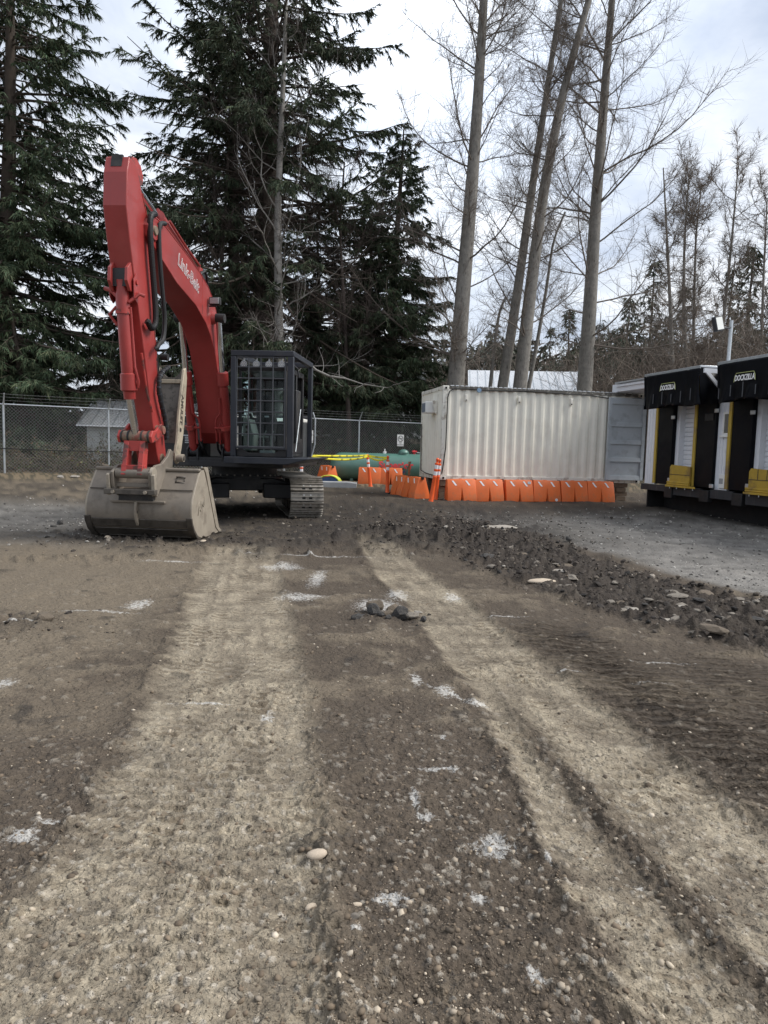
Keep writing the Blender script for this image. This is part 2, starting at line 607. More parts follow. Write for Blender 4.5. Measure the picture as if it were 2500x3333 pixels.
    for q0, wd_ in ((-.24, .022), (-.10, .03), (.07, .025), (.21, .03)):      # seams between the single tyres
        ln_ = np.exp(-((qL - q0) / wd_) ** 2) * T * np.clip(.5 + 1.2 * n1 + .6 * n2, 0, 1)
        ln2 = np.exp(-((qR - q0 * .8) / wd_) ** 2) * T * np.clip(.5 - 1.2 * n1 + .6 * n2, 0, 1)
        col = lerp(col, soil * 1.25, np.clip(ln_ + ln2, 0, 1) * .55)
    col = lerp(col, soil * .8, np.clip(ds, 0, 1) * .75)
    col = lerp(col, soil * .85, CR * .5)
    col = lerp(col, grey * np.where(X < 0, .72, 1.0)[..., None], asp * .9)
    col = col * (1 + asp * (.22 * n2 + .30 * fbm(X * 1.3, Y * 3.2, 4, 83, .65)))[..., None]
    col = lerp(col, dark, np.clip(dark_soil * (.75 + .4 * n2), 0, 1))
    col = lerp(col, rub, RU * .9)
    # tar crumbs and scuffed dark spots
    blk = sstep(.62, .8, fbm(X * 2.6, Y * 2.6, 3, 41) + .35 * n3) * (1 - asp) * (Y < 11)
    col = lerp(col, dark, np.clip(blk * (.35 + .5 * n2), 0, .7))
    # lime
    st_ = np.hypot((X - .41 - (4.15 - Y) * .86) / .045, (Y - 4.15) / .26)      # the long slanting streak
    wh = np.exp(-st_ ** 2)
    for (wx, wy, sx, sy) in WHITE:
        m = (np.abs(X - wx) < 3 * sx + .2) & (np.abs(Y - wy) < 3 * sy + .2)
        if m.any():
            wh[m] = np.maximum(wh[m], np.exp(-(((X[m] - wx) / (sx * (1.35 if wy > 6 else 1.1))) ** 2 + ((Y[m] - wy) / (sy * (1.35 if wy > 6 else 1.1))) ** 2)))
    # grit: individual pale and dark grains
    g1 = (id2 > .80) * (f2 < .34)
    g2 = (id2 < .16) * (f2 < .36)
    g3 = (id1 > .90) * (f1 < .3)
    col = lerp(col, np.array([.46, .42, .36]), g1 * near * (.45 - .3 * RU) * (1 - .6 * dark_soil))
    col = lerp(col, np.array([.06, .055, .05]), g2 * near * .45)
    col = lerp(col, np.array([.40, .36, .30]), g3 * midr * .25 * (1 - dark_soil * .6))
    col = col * (1 + .22 * n3 + .16 * n4)[..., None]
    # leaf litter and grass strip under the fence and trees
    lit = sstep(20.5, 22.5, Y - .35 * (X + 6)) * (X < 0) + sstep(23, 26, Y)
    lit = np.clip(lit, 0, 1)
    lc = np.where((id1 > .5)[..., None], np.array([.20, .155, .10]), np.array([.075, .066, .045]))
    col = col + (lc - col) * (lit * .8)[..., None]
    masks = dict(CR=CR, lane=np.clip(.5 + np.where(np.abs(qL) < .6, qL, qR), 0, 1), wh=np.clip(wh + .12 * n2 * (wh > .1), 0, 1), T=T, RU=RU, asp=asp, dark_soil=dark_soil, LO=LO)
    return gz(X, Y) + h, np.clip(col, .01, .85), masks


_th = np.concatenate([np.arange(-37, 37, .118), np.arange(37.6, 80, 1.2), np.arange(80, 280, 4.0), np.arange(280, 322.8, 1.2)])
_v = np.concatenate([np.arange(760, 420, -1.6), np.arange(420, 130, -1.1), np.arange(130, 33, -1.5)])
_rr = np.concatenate([[.25, .5, .8, 1.0], 1030.0 / _v, np.geomspace(33, 900, 26)])
TH, RR = np.meshgrid(np.radians(_th), _rr)
GX, GY = RR * np.sin(TH), RR * np.cos(TH)
GZ, GC, GM = yard(GX, GY)
GC = np.concatenate([GC, GM['wh'][..., None]], -1)
nr, nt = GX.shape
gi = np.arange(nr * nt).reshape(nr, nt)
q = np.stack([gi[:-1, :], np.roll(gi, -1, 1)[:-1, :], np.roll(gi, -1, 1)[1:, :], gi[1:, :]], -1).reshape(-1, 4)
GV = np.stack([GX, GY, GZ], -1).reshape(-1, 3)


def ground_mat():
    m = mat('dirt', (0, 0, 0), rough=.93, var=.2, scale=35, attr=True, spec=.2)
    N, L = m.node_tree.nodes, m.node_tree.links
    b = N['Principled BSDF']
    cur = b.inputs['Base Color'].links[0].from_socket
    tc = N.new('ShaderNodeTexCoord')
    heights = []
    for sc, hi, lo, amt, jit in ((34, .86, .08, .6, .34), (75, .78, .14, .7, .40), (150, .75, .2, .6, .45)):
        v = N.new('ShaderNodeTexVoronoi')
        v.inputs['Scale'].default_value = sc
        L.new(tc.outputs['Object'], v.inputs['Vector'])
        sp = N.new('ShaderNodeSeparateColor')
        L.new(v.outputs['Color'], sp.inputs[0])

        def mth(op, a, c):
            n = N.new('ShaderNodeMath')
            n.operation = op
            for i, q_ in enumerate((a, c)):
                if isinstance(q_, (int, float)): n.inputs[i].default_value = q_
                else: L.new(q_, n.inputs[i])
            return n.outputs[0]
        inside = mth('LESS_THAN', v.outputs['Distance'], jit)
        for cond, colr, k in ((mth('GREATER_THAN', sp.outputs[0], hi), (.44, .39, .32, 1), amt), (mth('LESS_THAN', sp.outputs[0], lo), (.045, .04, .036, 1), amt)):
            f = mth('MULTIPLY', mth('MULTIPLY', inside, cond), mth('MULTIPLY', sp.outputs[1], k))
            mx = N.new('ShaderNodeMix')
            mx.data_type = 'RGBA'
            L.new(f, mx.inputs['Factor'])
            L.new(cur, mx.inputs['A'])
            sc_ = N.new('ShaderNodeVectorMath')
            sc_.operation = 'SCALE'
            L.new(cur, sc_.inputs[0])
            sc_.inputs['Scale'].default_value = 1.6 if colr[0] > .2 else .55
            L.new(sc_.outputs[0], mx.inputs['B'])
            cur = mx.outputs['Result']
        heights.append((mth('SUBTRACT', 1.0, v.outputs['Distance']), .35 / sc))
    # lime dust: a thin smear where it was spread, broken up by the grain of the soil
    at = [n for n in N if n.type == 'ATTRIBUTE'][0]
    wn_ = N.new('ShaderNodeTexNoise')
    wn_.inputs['Scale'].default_value = 38
    wn_.inputs['Detail'].default_value = 6
    wn_.inputs['Roughness'].default_value = .78
    L.new(tc.outputs['Object'], wn_.inputs['Vector'])
    wf = N.new('ShaderNodeMapRange')
    wf.inputs['From Min'].default_value = .68
    wf.inputs['From Max'].default_value = .86
    wf.inputs['To Max'].default_value = .55
    L.new(mth('ADD', mth('MULTIPLY', at.outputs['Alpha'], .55), mth('MULTIPLY_ADD', wn_.outputs['Fac'], 1.35) if False else mth('SUBTRACT', mth('MULTIPLY', wn_.outputs['Fac'], 1.5), .42)), wf.inputs['Value'])
    gate = N.new('ShaderNodeMapRange')
    gate.inputs['From Min'].default_value = .08
    gate.inputs['From Max'].default_value = .4
    L.new(at.outputs['Alpha'], gate.inputs['Value'])
    mx = N.new('ShaderNodeMix')
    mx.data_type = 'RGBA'
    L.new(mth('MULTIPLY', wf.outputs[0], gate.outputs[0]), mx.inputs['Factor'])
    L.new(cur, mx.inputs['A'])
    mx.inputs['B'].default_value = (.68, .67, .64, 1)
    cur = mx.outputs['Result']
    L.new(cur, b.inputs['Base Color'])
    nrm = None
    # pressed lugs: ribs across the wheel tracks and deeper ones under the crawler
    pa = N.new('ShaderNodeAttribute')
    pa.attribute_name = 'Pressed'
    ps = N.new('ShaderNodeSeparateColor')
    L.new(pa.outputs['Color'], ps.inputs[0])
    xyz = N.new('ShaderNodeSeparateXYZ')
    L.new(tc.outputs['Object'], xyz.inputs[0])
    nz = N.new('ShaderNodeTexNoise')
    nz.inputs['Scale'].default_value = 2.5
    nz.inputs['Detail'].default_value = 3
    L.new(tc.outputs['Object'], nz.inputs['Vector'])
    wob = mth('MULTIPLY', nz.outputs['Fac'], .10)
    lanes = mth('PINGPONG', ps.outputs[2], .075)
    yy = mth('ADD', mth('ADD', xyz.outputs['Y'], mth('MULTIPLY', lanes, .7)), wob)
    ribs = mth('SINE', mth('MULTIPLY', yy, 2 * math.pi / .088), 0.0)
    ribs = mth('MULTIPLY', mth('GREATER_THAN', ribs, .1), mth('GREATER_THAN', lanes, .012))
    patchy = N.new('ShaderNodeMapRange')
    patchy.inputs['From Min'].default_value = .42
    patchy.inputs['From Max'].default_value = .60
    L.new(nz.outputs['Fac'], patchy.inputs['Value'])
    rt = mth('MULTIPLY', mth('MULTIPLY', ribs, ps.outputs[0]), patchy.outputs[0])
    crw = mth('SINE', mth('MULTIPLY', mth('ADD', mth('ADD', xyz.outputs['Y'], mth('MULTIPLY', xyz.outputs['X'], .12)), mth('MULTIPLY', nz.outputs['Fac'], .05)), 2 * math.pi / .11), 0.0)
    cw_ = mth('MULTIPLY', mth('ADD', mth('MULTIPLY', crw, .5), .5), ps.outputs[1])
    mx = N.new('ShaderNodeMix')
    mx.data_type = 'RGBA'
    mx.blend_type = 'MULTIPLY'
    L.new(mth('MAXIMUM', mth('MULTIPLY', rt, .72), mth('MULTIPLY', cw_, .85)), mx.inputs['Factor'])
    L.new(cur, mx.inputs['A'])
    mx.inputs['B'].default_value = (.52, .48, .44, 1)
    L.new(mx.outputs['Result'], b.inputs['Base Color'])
    heights.append((mth('SUBTRACT', 0.0, rt), .024))
    heights.append((mth('SUBTRACT', 0.0, cw_), .11))
    for sc, dist in ((9, .045), (30, .02), (100, .006)):
        n = N.new('ShaderNodeTexNoise')
        n.inputs['Scale'].default_value = sc
        n.inputs['Detail'].default_value = 4
        n.inputs['Roughness'].default_value = .6
        L.new(tc.outputs['Object'], n.inputs['Vector'])
        heights.append((n.outputs['Fac'], dist))
    for h_, dist in heights:
        bp = N.new('ShaderNodeBump')
        bp.inputs['Strength'].default_value = .8
        bp.inputs['Distance'].default_value = dist
        L.new(h_, bp.inputs['Height'])
        if nrm is not None: L.new(nrm, bp.inputs['Normal'])
        nrm = bp.outputs[0]
    L.new(nrm, b.inputs['Normal'])
    return m


m_ground = ground_mat()
ground = None
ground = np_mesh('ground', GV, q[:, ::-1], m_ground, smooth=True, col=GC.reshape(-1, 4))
tag(ground, kind='structure')
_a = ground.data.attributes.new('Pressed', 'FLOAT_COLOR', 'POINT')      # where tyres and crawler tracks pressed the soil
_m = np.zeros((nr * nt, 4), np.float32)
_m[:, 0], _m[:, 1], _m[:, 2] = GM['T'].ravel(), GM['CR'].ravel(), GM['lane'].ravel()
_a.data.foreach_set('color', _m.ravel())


# ---- stones
def rock_template(n_sub, seed, flat=.75, ang=.25):
    bm = bmesh.new()
    bmesh.ops.create_icosphere(bm, subdivisions=n_sub, radius=1)
    r = np.random.default_rng(seed)
    V = np.array([v.co[:] for v in bm.verts])
    F = np.array([[v.index for v in f.verts] for f in bm.faces])
    bm.free()
    for k in range(7):                                   # cut by random planes: broken faces
        d = r.normal(size=3)
        d /= np.linalg.norm(d)
        lim = r.uniform(.55, .85) if ang > .2 else r.uniform(.75, .95)
        t = V @ d
        V = V - np.clip(t - lim, 0, None)[:, None] * d
    V = V * (1 + r.normal(size=(len(V), 1)) * ang * (.18 if n_sub < 3 else .10))
    V = V * np.array([r.uniform(.85, 1.15), r.uniform(.7, 1.0), flat * r.uniform(.8, 1.1)])
    return V, F


PEB = [rock_template(1, 100 + i, .7, .15) for i in range(5)] + [rock_template(1, 120 + i, .75, .35) for i in range(5)]


def scatter(xs, ys, rad, cols, seed, sink=.35, zoff=None):
    r = np.random.default_rng(seed)
    N = len(xs)
    zs, _, _ = yard(xs, ys)
    acc = Acc()
    kind = r.integers(0, len(PEB), N)
    for k, (V, F) in enumerate(PEB):
        s = np.where(kind == k)[0]
        if not len(s): continue
        a = r.random(len(s)) * 2 * np.pi
        ca, sa = np.cos(a), np.sin(a)
        W = V[None] * rad[s][:, None, None]
        tilt = r.normal(size=(len(s), 2)) * .25
        z = W[..., 2] + W[..., 0] * tilt[:, :1] + W[..., 1] * tilt[:, 1:]
        X = W[..., 0] * ca[:, None] - W[..., 1] * sa[:, None] + xs[s][:, None]
        Y = W[..., 0] * sa[:, None] + W[..., 1] * ca[:, None] + ys[s][:, None]
        Z = z + (zs[s] + rad[s] * (.55 - sink))[:, None]
        P = np.stack([X, Y, Z], -1).reshape(-1, 3)
        FF = (F[None] + (np.arange(len(s)) * len(V))[:, None, None]).reshape(-1, 3)
        acc.add(P, FF, np.repeat(cols[s], len(V), 0))
    return acc


m_stone = mat('stone', (0, 0, 0), rough=.85, var=.18, scale=30, bump=.3, bscale=60, attr=True, spec=.3)
m_grit = m_stone
rs = np.random.default_rng(21)
# grit and pebbles: sizes follow distance only through what can be seen; denser on loose soil
N0 = 42000
inv = rs.uniform(1 / 15.0, 1 / 1.35, N0)
rr_ = 1 / inv
aa = np.radians(rs.uniform(-36, 36, N0))
sx, sy = rr_ * np.sin(aa), rr_ * np.cos(aa)
rad = .0017 * (1 - rs.random(N0)) ** -.50
rad = np.minimum(rad, .0155)
_, _, mk = yard(sx, sy)
keep = (rad > .0010 * rr_) & (rs.random(N0) < (.42 + .5 * mk['LO'] + .3 * mk['RU'] - .35 * mk['asp'])) & (rad < .035)
sx, sy, rad = sx[keep], sy[keep], rad[keep]
mk = {k: v[keep] for k, v in mk.items()}
print('pebbles', len(sx))
base = np.array([[.46, .39, .30], [.32, .27, .21], [.20, .155, .11], [.52, .45, .36], [.11, .088, .066], [.15, .115, .082]])
pc = base[rs.choice(6, len(sx), p=[.06, .13, .30, .03, .18, .30])] * rs.uniform(.7, 1.15, (len(sx), 1))
pc = np.where((mk['dark_soil'] > .5)[:, None], pc * .55, pc)
g_ob = scatter(sx, sy, rad, pc, 5, sink=.55).out('pebbles', m_stone, smooth=True)
tag(g_ob, 'small pale and brown pebbles strewn over the churned dirt', 'gravel', kind='stuff')

# crumbs of broken ground in the rubble band
N1 = 42000
cx_, cy_ = rs.uniform(-5, 6.2, N1), np.sqrt(rs.uniform(2.6 ** 2, 16.5 ** 2, N1))
_, _, mk = yard(cx_, cy_)
rad = np.clip(.0095 * (1 - rs.random(N1)) ** -.5, 0, .045)
keep = (rs.random(N1) < mk['RU'] * .9 + .10 * mk['dark_soil']) & (rad > .0011 * np.hypot(cx_, cy_))
cx_, cy_, rad = cx_[keep], cy_[keep], rad[keep]
print('rubble', len(cx_))
base = np.array([[.042, .035, .030], [.068, .056, .046], [.12, .10, .08], [.24, .21, .175], [.026, .024, .022]])
pc = base[rs.choice(5, len(cx_), p=[.32, .30, .18, .07, .13])] * rs.uniform(.7, 1.2, (len(cx_), 1))
rb = scatter(cx_, cy_, rad, pc, 6, sink=.62).out('rubble', m_stone, smooth=False)
tag(rb, 'dark crumbled asphalt and soil rubble churned into a rough band', 'rubble', kind='stuff')

# coarse gravel on the packed grey areas
N2 = 30000
ax_, ay_ = rs.uniform(-8.5, 10, N2), rs.uniform(6.5, 21, N2)
_, _, mk = yard(ax_, ay_)
rad = np.clip(.0075 * (1 - rs.random(N2)) ** -.42, 0, .026)
keep = (rs.random(N2) < .65 * mk['asp'] + .14 * (ay_ > 15)) & (np.abs(ax_ / ay_) < .62) & (rad > .0009 * ay_)
ax_, ay_, rad = ax_[keep], ay_[keep], rad[keep]
print('coarse', len(ax_))
base = np.array([[.36, .34, .31], [.22, .21, .19], [.13, .12, .11], [.50, .48, .44], [.06, .056, .052]])
pc = base[rs.choice(5, len(ax_), p=[.26, .36, .26, .08, .04])] * rs.uniform(.75, 1.15, (len(ax_), 1))
cg = scatter(ax_, ay_, rad, pc, 8, sink=.3).out('coarse_gravel', m_stone, smooth=False)
tag(cg, 'coarse grey gravel scattered over the packed grey ground', 'gravel', kind='stuff')

# the larger stones one could pick up, each an object
m_s_tan = mat('stone_tan', (.47, .39, .30), .8, var=.18, scale=8, bump=.3, bscale=30)
m_s_grey = mat('stone_grey', (.20, .175, .145), .88, var=.25, scale=9, dirt=(.10, .09, .08), damt=.7, dscale=7, bump=.5, bscale=30)
m_s_dark = mat('asphalt_chunk', (.055, .053, .052), .9, var=.45, scale=18, dirt=(.17, .145, .115), damt=.75, dscale=9, bump=.8, bscale=60)
m_s_clod = mat('dirt_clod', (.165, .132, .098), .95, var=.3, scale=12, bump=.9, bscale=50)
m_s_pale = mat('concrete_piece', (.33, .30, .26), .85, var=.2, scale=8, dirt=(.15, .13, .11), damt=.6, dscale=5, bump=.4, bscale=40)
ROCKS = {}
for nm, mm, ang in (('tan', m_s_tan, .12), ('grey', m_s_grey, .35), ('dark', m_s_dark, .4), ('clod', m_s_clod, .3), ('pale', m_s_pale, .35)):
    L_ = []
    for i in range(4):
        V, F = rock_template(2, 300 + i + 17 * len(nm), .72, ang)
        L_.append(np_mesh(nm + '_stone', V, F, mm, smooth=(ang < .2), link_it=False))
    ROCKS[nm] = L_


def stone(name, kind, x, y, sx_, sy_, sz_, label, cat='stone', group=None, rz=None, var=0, sink=.3, rx=0.0):
    o = link(name, ROCKS[kind][var % 4], None)
    z, _, _ = yard(np.array([x]), np.array([y]))
    o.scale = (sx_, sy_, sz_)
    o.rotation_euler = (rx, 0, random.uniform(0, 6.28) if rz is None else rz)
    o.location = (x, y, float(z[0]) + sz_ * (.55 - sink))
    return tag(o, label, cat, group)


stone('loose_stone', 'tan', -.205, 2.385, .036, .03, .030, 'smooth tan stone alone beside the pale left wheel track', rz=.4)
stone('loose_stone', 'tan', -.055, 2.14, .020, .012, .012, 'small pale cobble near the camera, right of the left track', rz=.2, var=1)
stone('loose_stone', 'grey', -.058, 2.065, .021, .013, .012, 'dark split cobble below the small pale cobble', rz=.1, var=2)
stone('loose_stone', 'tan', -.20, 2.145, .022, .016, .014, 'half buried tan stone on the left track edge', rz=.5, var=3)
stone('loose_stone', 'tan', 1.78, 7.82, .17, .10, .05, 'flat tan slab at the near edge of the dark rubble', rz=.1, var=2)
stone('loose_stone', 'clod', -2.72, 5.62, .10, .09, .085, 'round brown boulder at the left edge beside lime streaks', 'boulder', var=1)
stone('loose_stone', 'clod', -3.1, 5.6, .12, .10, .08, 'lumpy brown clod at the far left edge of the dirt', 'clod', var=2)
stone('loose_stone', 'clod', -2.72, 5.05, .045, .035, .03, 'small brown clod in front of the round boulder at left', 'clod', var=3)
# heap in the middle between the tracks
HEAP = [('dark', -.20, 6.02, .07, .05, .035, 'flat dark asphalt shard at the left end of the middle heap'),
        ('clod', -.06, 6.22, .10, .08, .10, 'pointed brown clod at the back of the middle heap'),
        ('dark', -.06, 6.10, .10, .08, .085, 'big rough asphalt lump at the left of the middle heap'),
        ('clod', .06, 6.08, .06, .06, .05, 'round brown clod in the centre of the middle heap'),
        ('dark', .155, 6.05, .085, .06, .085, 'black asphalt block standing in the middle heap'),
        ('grey', .27, 6.05, .075, .06, .05, 'grey brown stone at the right of the middle heap'),
        ('dark', .0, 5.98, .045, .04, .03, 'small dark chunk in front of the middle heap'),
        ('dark', .06, 5.95, .035, .03, .035, 'smallest black chunk lying foremost at the middle heap'),
        ('clod', .12, 6.22, .09, .07, .06, 'low brown clod behind the black asphalt block'),
        ('pale', .33, 6.25, .05, .035, .02, 'thin pale fragment behind the right end of the heap'),
        ('dark', .36, 5.98, .05, .03, .03, 'dark fragment lying rightmost at the middle heap')]
for i, (k, x, y, a, b, c, lb) in enumerate(HEAP):
    stone('rubble_chunk', k, x, y, a * 1.0, b * 1.0, c * 1.3, lb, 'rubble', 'chunks in the middle heap', var=i, sink=.15)
stone('concrete_slab', 'pale', 2.2, 13.2, .42, .16, .07, 'pale broken concrete slab at the far end of the rubble', 'slab', rz=.15)
stone('loose_stone', 'dark', 3.05, 11.6, .07, .06, .11, 'upright black lump on the far edge of the rubble', 'rubble', var=1, sink=.05)
stone('loose_stone', 'tan', -4.05, 10.35, .07, .06, .06, 'rounded tan stone left of the bucket foot', var=1)
stone('loose_stone', 'tan', -2.6, 10.2, .06, .05, .045, 'tan stone on the dirt ridge in front of the bucket', var=2)
stone('loose_stone', 'dark', -5.6, 12.2, .08, .07, .08, 'larger black lump on the gravel at the far left', 'rubble', var=2)
stone('loose_stone', 'dark', -5.55, 11.85, .06, .05, .05, 'smaller black lump at the far left of the gravel', 'rubble', var=3)
stone('loose_stone', 'pale', -9.6, 21.0, .16, .12, .10, 'white stone under the left fence panel', var=0)
stone('loose_stone', 'pale', -9.25, 21.2, .18, .12, .10, 'larger white stone right of the other white stone under the fence', var=1)
for i in range(7):
    stone('asphalt_crumb', 'dark', -4.35 + .1 * i + random.uniform(-.04, .04), 11.35 + random.uniform(-.15, .12), random.uniform(.05, .11), random.uniform(.04, .08), random.uniform(.04, .07),
          'black asphalt lump in the small pile left of the bucket', 'rubble', 'small asphalt pile left of the bucket', var=i)
# flat grey stones bedded in the rubble band
k = 0
rs2 = np.random.default_rng(55)
while k < 70:
    y = 1 / rs2.uniform(1 / 13.5, 1 / 5.2)
    x0, x1 = np.interp(y, RUY, RU0), np.interp(y, RUY, RU1)
    x = rs2.uniform(x0 + .1, x1 - .1)
    if x / y > .62: continue
    a = rs2.uniform(.045, .12) * (1.25 if rs2.random() < .25 else .8)
    kind = rs2.choice(['grey', 'grey', 'pale', 'clod', 'dark'])
    stone('rubble_stone', kind, x, y, a, a * .75, a * rs2.uniform(.35, .6), 'rough flat stone bedded in the dark rubble band', 'stone', 'stones bedded in the rubble band', var=k)
    k += 1

# ------------------------------------------------------------------ materials of built things
m_galv = mat('galvanised', (.50, .53, .55), .45, .75, var=.15, scale=20)
m_wire = mat('fence_wire', (.24, .245, .24), .6, .35, var=.2, scale=30)
m_cream = mat('container_cream', (.80, .775, .685), .5, var=.05, scale=3, streak=(.22, .19, .15), samt=.14, sscale=(7, 7, .35), dirt=(.42, .33, .24), damt=.12, dscale=2.2, bump=.08, bscale=6)
m_cream_rail = mat('container_rail', (.74, .72, .65), .55, var=.08, scale=4, dirt=(.20, .13, .08), damt=.55, dscale=5, dsharp=.1)
m_grime = mat('grimy_roof_edge', (.12, .11, .095), .85, var=.4, scale=8, dirt=(.45, .43, .38), damt=.7, dscale=9)
m_greyd = mat('door_grey', (.42, .455, .485), .5, var=.07, scale=4, dirt=(.10, .09, .085), damt=.25, dscale=3.5)
m_rubber = mat('black_rubber', (.009, .009, .010), .6, var=.3, scale=12)
m_cable = mat('black_cable', (.012, .012, .012), .5, var=.1)
m_timber = mat('weathered_timber', (.155, .115, .08), .9, var=.3, scale=9, streak=(.06, .05, .04), samt=.5, sscale=(2, 2, 20), bump=.4, bscale=30)
m_white = mat('white_paint', (.74, .76, .80), .5, var=.05, scale=4, dirt=(.45, .45, .45), damt=.25, dscale=4)
m_whitep = mat('white_plastic', (.78, .78, .76), .45, var=.05, scale=8)
m_orange = mat('orange_plastic', (.72, .145, .028), .55, var=.12, scale=4, dirt=(.40, .16, .075), damt=.5, dscale=4, streak=(.45, .20, .11), samt=.3, sscale=(10, 10, 1.5), bump=.05)
m_orange2 = mat('orange_post', (.85, .12, .025), .45, var=.06, scale=6)
m_refl = mat('reflective_white', (.80, .80, .82), .35, var=.06, scale=30)
m_tank = mat('tank_green', (.085, .19, .155), .38, var=.08, scale=3, streak=(.20, .28, .25), samt=.25, sscale=(2, .4, 6), coat=.2)
m_red = mat('sign_red', (.62, .045, .05), .5, var=.05)
m_blue = mat('sign_blue', (.035, .085, .27), .5, var=.05)
m_black = mat('print_black', (.02, .02, .022), .6, var=.05)
m_curtain = mat('black_curtain', (.0025, .003, .005), .5, var=.4, scale=3, spec=.12, dirt=(.007, .008, .012), damt=.6, dscale=2.2, dsharp=.3, bump=.25, bscale=5)
m_yellow = mat('yellow_paint', (.42, .275, .035), .65, var=.18, scale=6, dirt=(.16, .10, .045), damt=.6, dscale=3.5)
m_yellow2 = mat('yellow_strip', (.46, .32, .05), .65, var=.15, scale=5, dirt=(.22, .15, .08), damt=.9, dscale=.9)
m_steel_dark = mat('dark_steel', (.035, .037, .042), .6, .3, var=.35, scale=5, streak=(.11, .105, .10), samt=.5, sscale=(8, 8, .6))
m_void = mat('dark_underframe_and_shade', (.010, .010, .011), .9, var=.3)  # also on the added panels that darken the gap under the dock
m_silver = mat('sheet_metal_roof', (.62, .64, .66), .35, .55, var=.08, scale=3)
m_roofm = mat('pale_metal_roof', (.74, .75, .76), .3, .5, var=.06, scale=1.5, bump=.1, bscale=2)
m_tan = mat('tan_wall', (.31, .275, .21), .8, var=.1, scale=1.5)
m_siding = mat('white_siding', (.50, .51, .49), .7, var=.1, scale=2)
m_conc = mat('grey_concrete', (.33, .335, .34), .85, var=.15, scale=6, bump=.2)
m_glassd = mat('window_glass', (.045, .045, .04), .08, var=.2, spec=.8)
m_tape = mat('caution_yellow', (.80, .72, .04), .45, var=.05, scale=8)


def copy_tree(o, parent=None):
    c = o.copy()
    C.objects.link(c)
    c.parent = parent
    for ch in list(o.children):
        copy_tree(ch, c)
    return c


# ------------------------------------------------------------------ chain link fence
FA, FB = Vector((-12.05, 22.5)), Vector((-1.07, 28.3))
FD = (FB - FA).normalized()
f_rz = math.atan2(FD.y, FD.x)
SP = (FB - FA).length / 4
f_org = FA - FD * SP * 1
fence = empty('chain_link_fence', (f_org.x, f_org.y, 0), f_rz)
tag(fence, 'galvanised chain link fence with barbed wire top along the back of the yard', 'fence')
NP_ = 9
FTOP = 2.53
flen = SP * (NP_ - 1)


def fgz(i):
    p = f_org + FD * SP * i
    return gzf(p.x, p.y)


for i in range(NP_):
    b = MB()
    b.rod((SP * i, 0, fgz(i) - .3), (SP * i, 0, FTOP), .032, 10)
    b.build('post', m_galv, fence)
    MB().tube([(SP * i, 0, FTOP - .02), (SP * i + .01, -.04, FTOP + .08), (SP * i + .03, -.20, FTOP + .33)], [.036, .024, .018], 8).build('barb_arm', m_galv, fence)
MB().rod((0, -.01, FTOP), (flen, -.01, FTOP), .024, 10).build('top_rail', m_galv, fence)
for k, (dy, dz) in enumerate(((-.07, .12), (-.13, .22), (-.19, .31))):
    w = MB()
    pts = []
    for i in range(NP_ * 4 - 3):
        pts.append((SP * i / 4, dy, FTOP + dz - (.012 if i % 4 else 0)))
    w.tube(pts, .0045, 4)
    for x in np.arange(.1, flen, .2):
        w.box((x, dy, FTOP + dz - .006), (.006, .03, .005))
        w.box((x, dy, FTOP + dz - .006), (.006, .005, .03))
    w.build('barbed_wire', m_wire, fence, smooth=False)
# woven diamond mesh: two families of slanting wires
P_, s_ = [], .105
z0, z1 = .10, FTOP + .02
hh = z1 - z0
for x in np.arange(-hh, flen, s_):
    for d in (1, -1):
        a = (x if d > 0 else x + hh)
        bb_ = (x + hh if d > 0 else x)
        xa, xb = a, bb_
        za, zb = z0, z1
        # clip to the fence length
        def cl(xq):
            return (xq - a) / (bb_ - a)
        t0, t1 = 0.0, 1.0
        for lim, lo in ((0, True), (flen, False)):
            tq = cl(lim)
            if (d > 0) == lo: t0 = max(t0, tq)
            else: t1 = min(t1, tq)
        if t1 - t0 < .02: continue
        off = .004 * d
        P_.append([(a + (bb_ - a) * t0, off, za + (zb - za) * t0), (a + (bb_ - a) * t1, off, za + (zb - za) * t1)])
P_ = np.array(P_, float)
V, F = tubes_np(P_, np.full(P_.shape[:2], .0046), 3)
tag(np_mesh('wire_mesh', V, F, m_wire, fence), kind='stuff')
MB().tube([(SP * i / 2, -.05, 1.18 - .02 * (i % 2) - .018 * i) for i in range(NP_ * 2 - 2)], .016, 6).build('cable', m_cable, fence)


def sign(px, pz, label):
    p = f_org + FD * px
    s = empty('no_smoking_sign', (p.x, p.y, pz), f_rz)
    tag(s, label, 'sign', 'no smoking signs')
    MB().bb(-.155, .155, -.055, -.05, -.235, .235).build('panel', m_whitep, s, smooth=False)
    ring = MB()
    pts = [(.115 * math.cos(a), .065 + .115 * math.sin(a)) for a in np.linspace(0, 2 * math.pi, 33)]
    ring.tube([(x, -.058, z) for x, z in pts], .011, 5, cap=False)
    ring.rod((-.08, -.058, .145), (.08, -.058, -.015), .010, 5)
    ring.bb(-.085, .075, -.060, -.056, .055, .075)
    ring.bb(.04, .085, -.060, -.056, .085, .098)
    ring.build('symbol', m_black, s)
    for t, z in (('NO', -.105), ('SMOKING', -.18)):
        put_text(text_mesh(t, .075, extrude=.001), frame((0, -.058, z), (1, 0, 0), (0, 0, 1), (0, -1, 0)), m_black, 'lettering', s)


_d = (Vector((-2.95, 27.3)) - f_org).dot(FD)
sign(_d, 1.45 + (1453 - 1420) / FPX * 27.0, 'white no smoking sign on the fence beside the excavator cab')
_d = (Vector((.58, 29.15)) - f_org).dot(FD)
sign(_d, 1.45 + (1462 - 1434) / FPX * 29.0, 'white no smoking sign on the fence above the green tank')

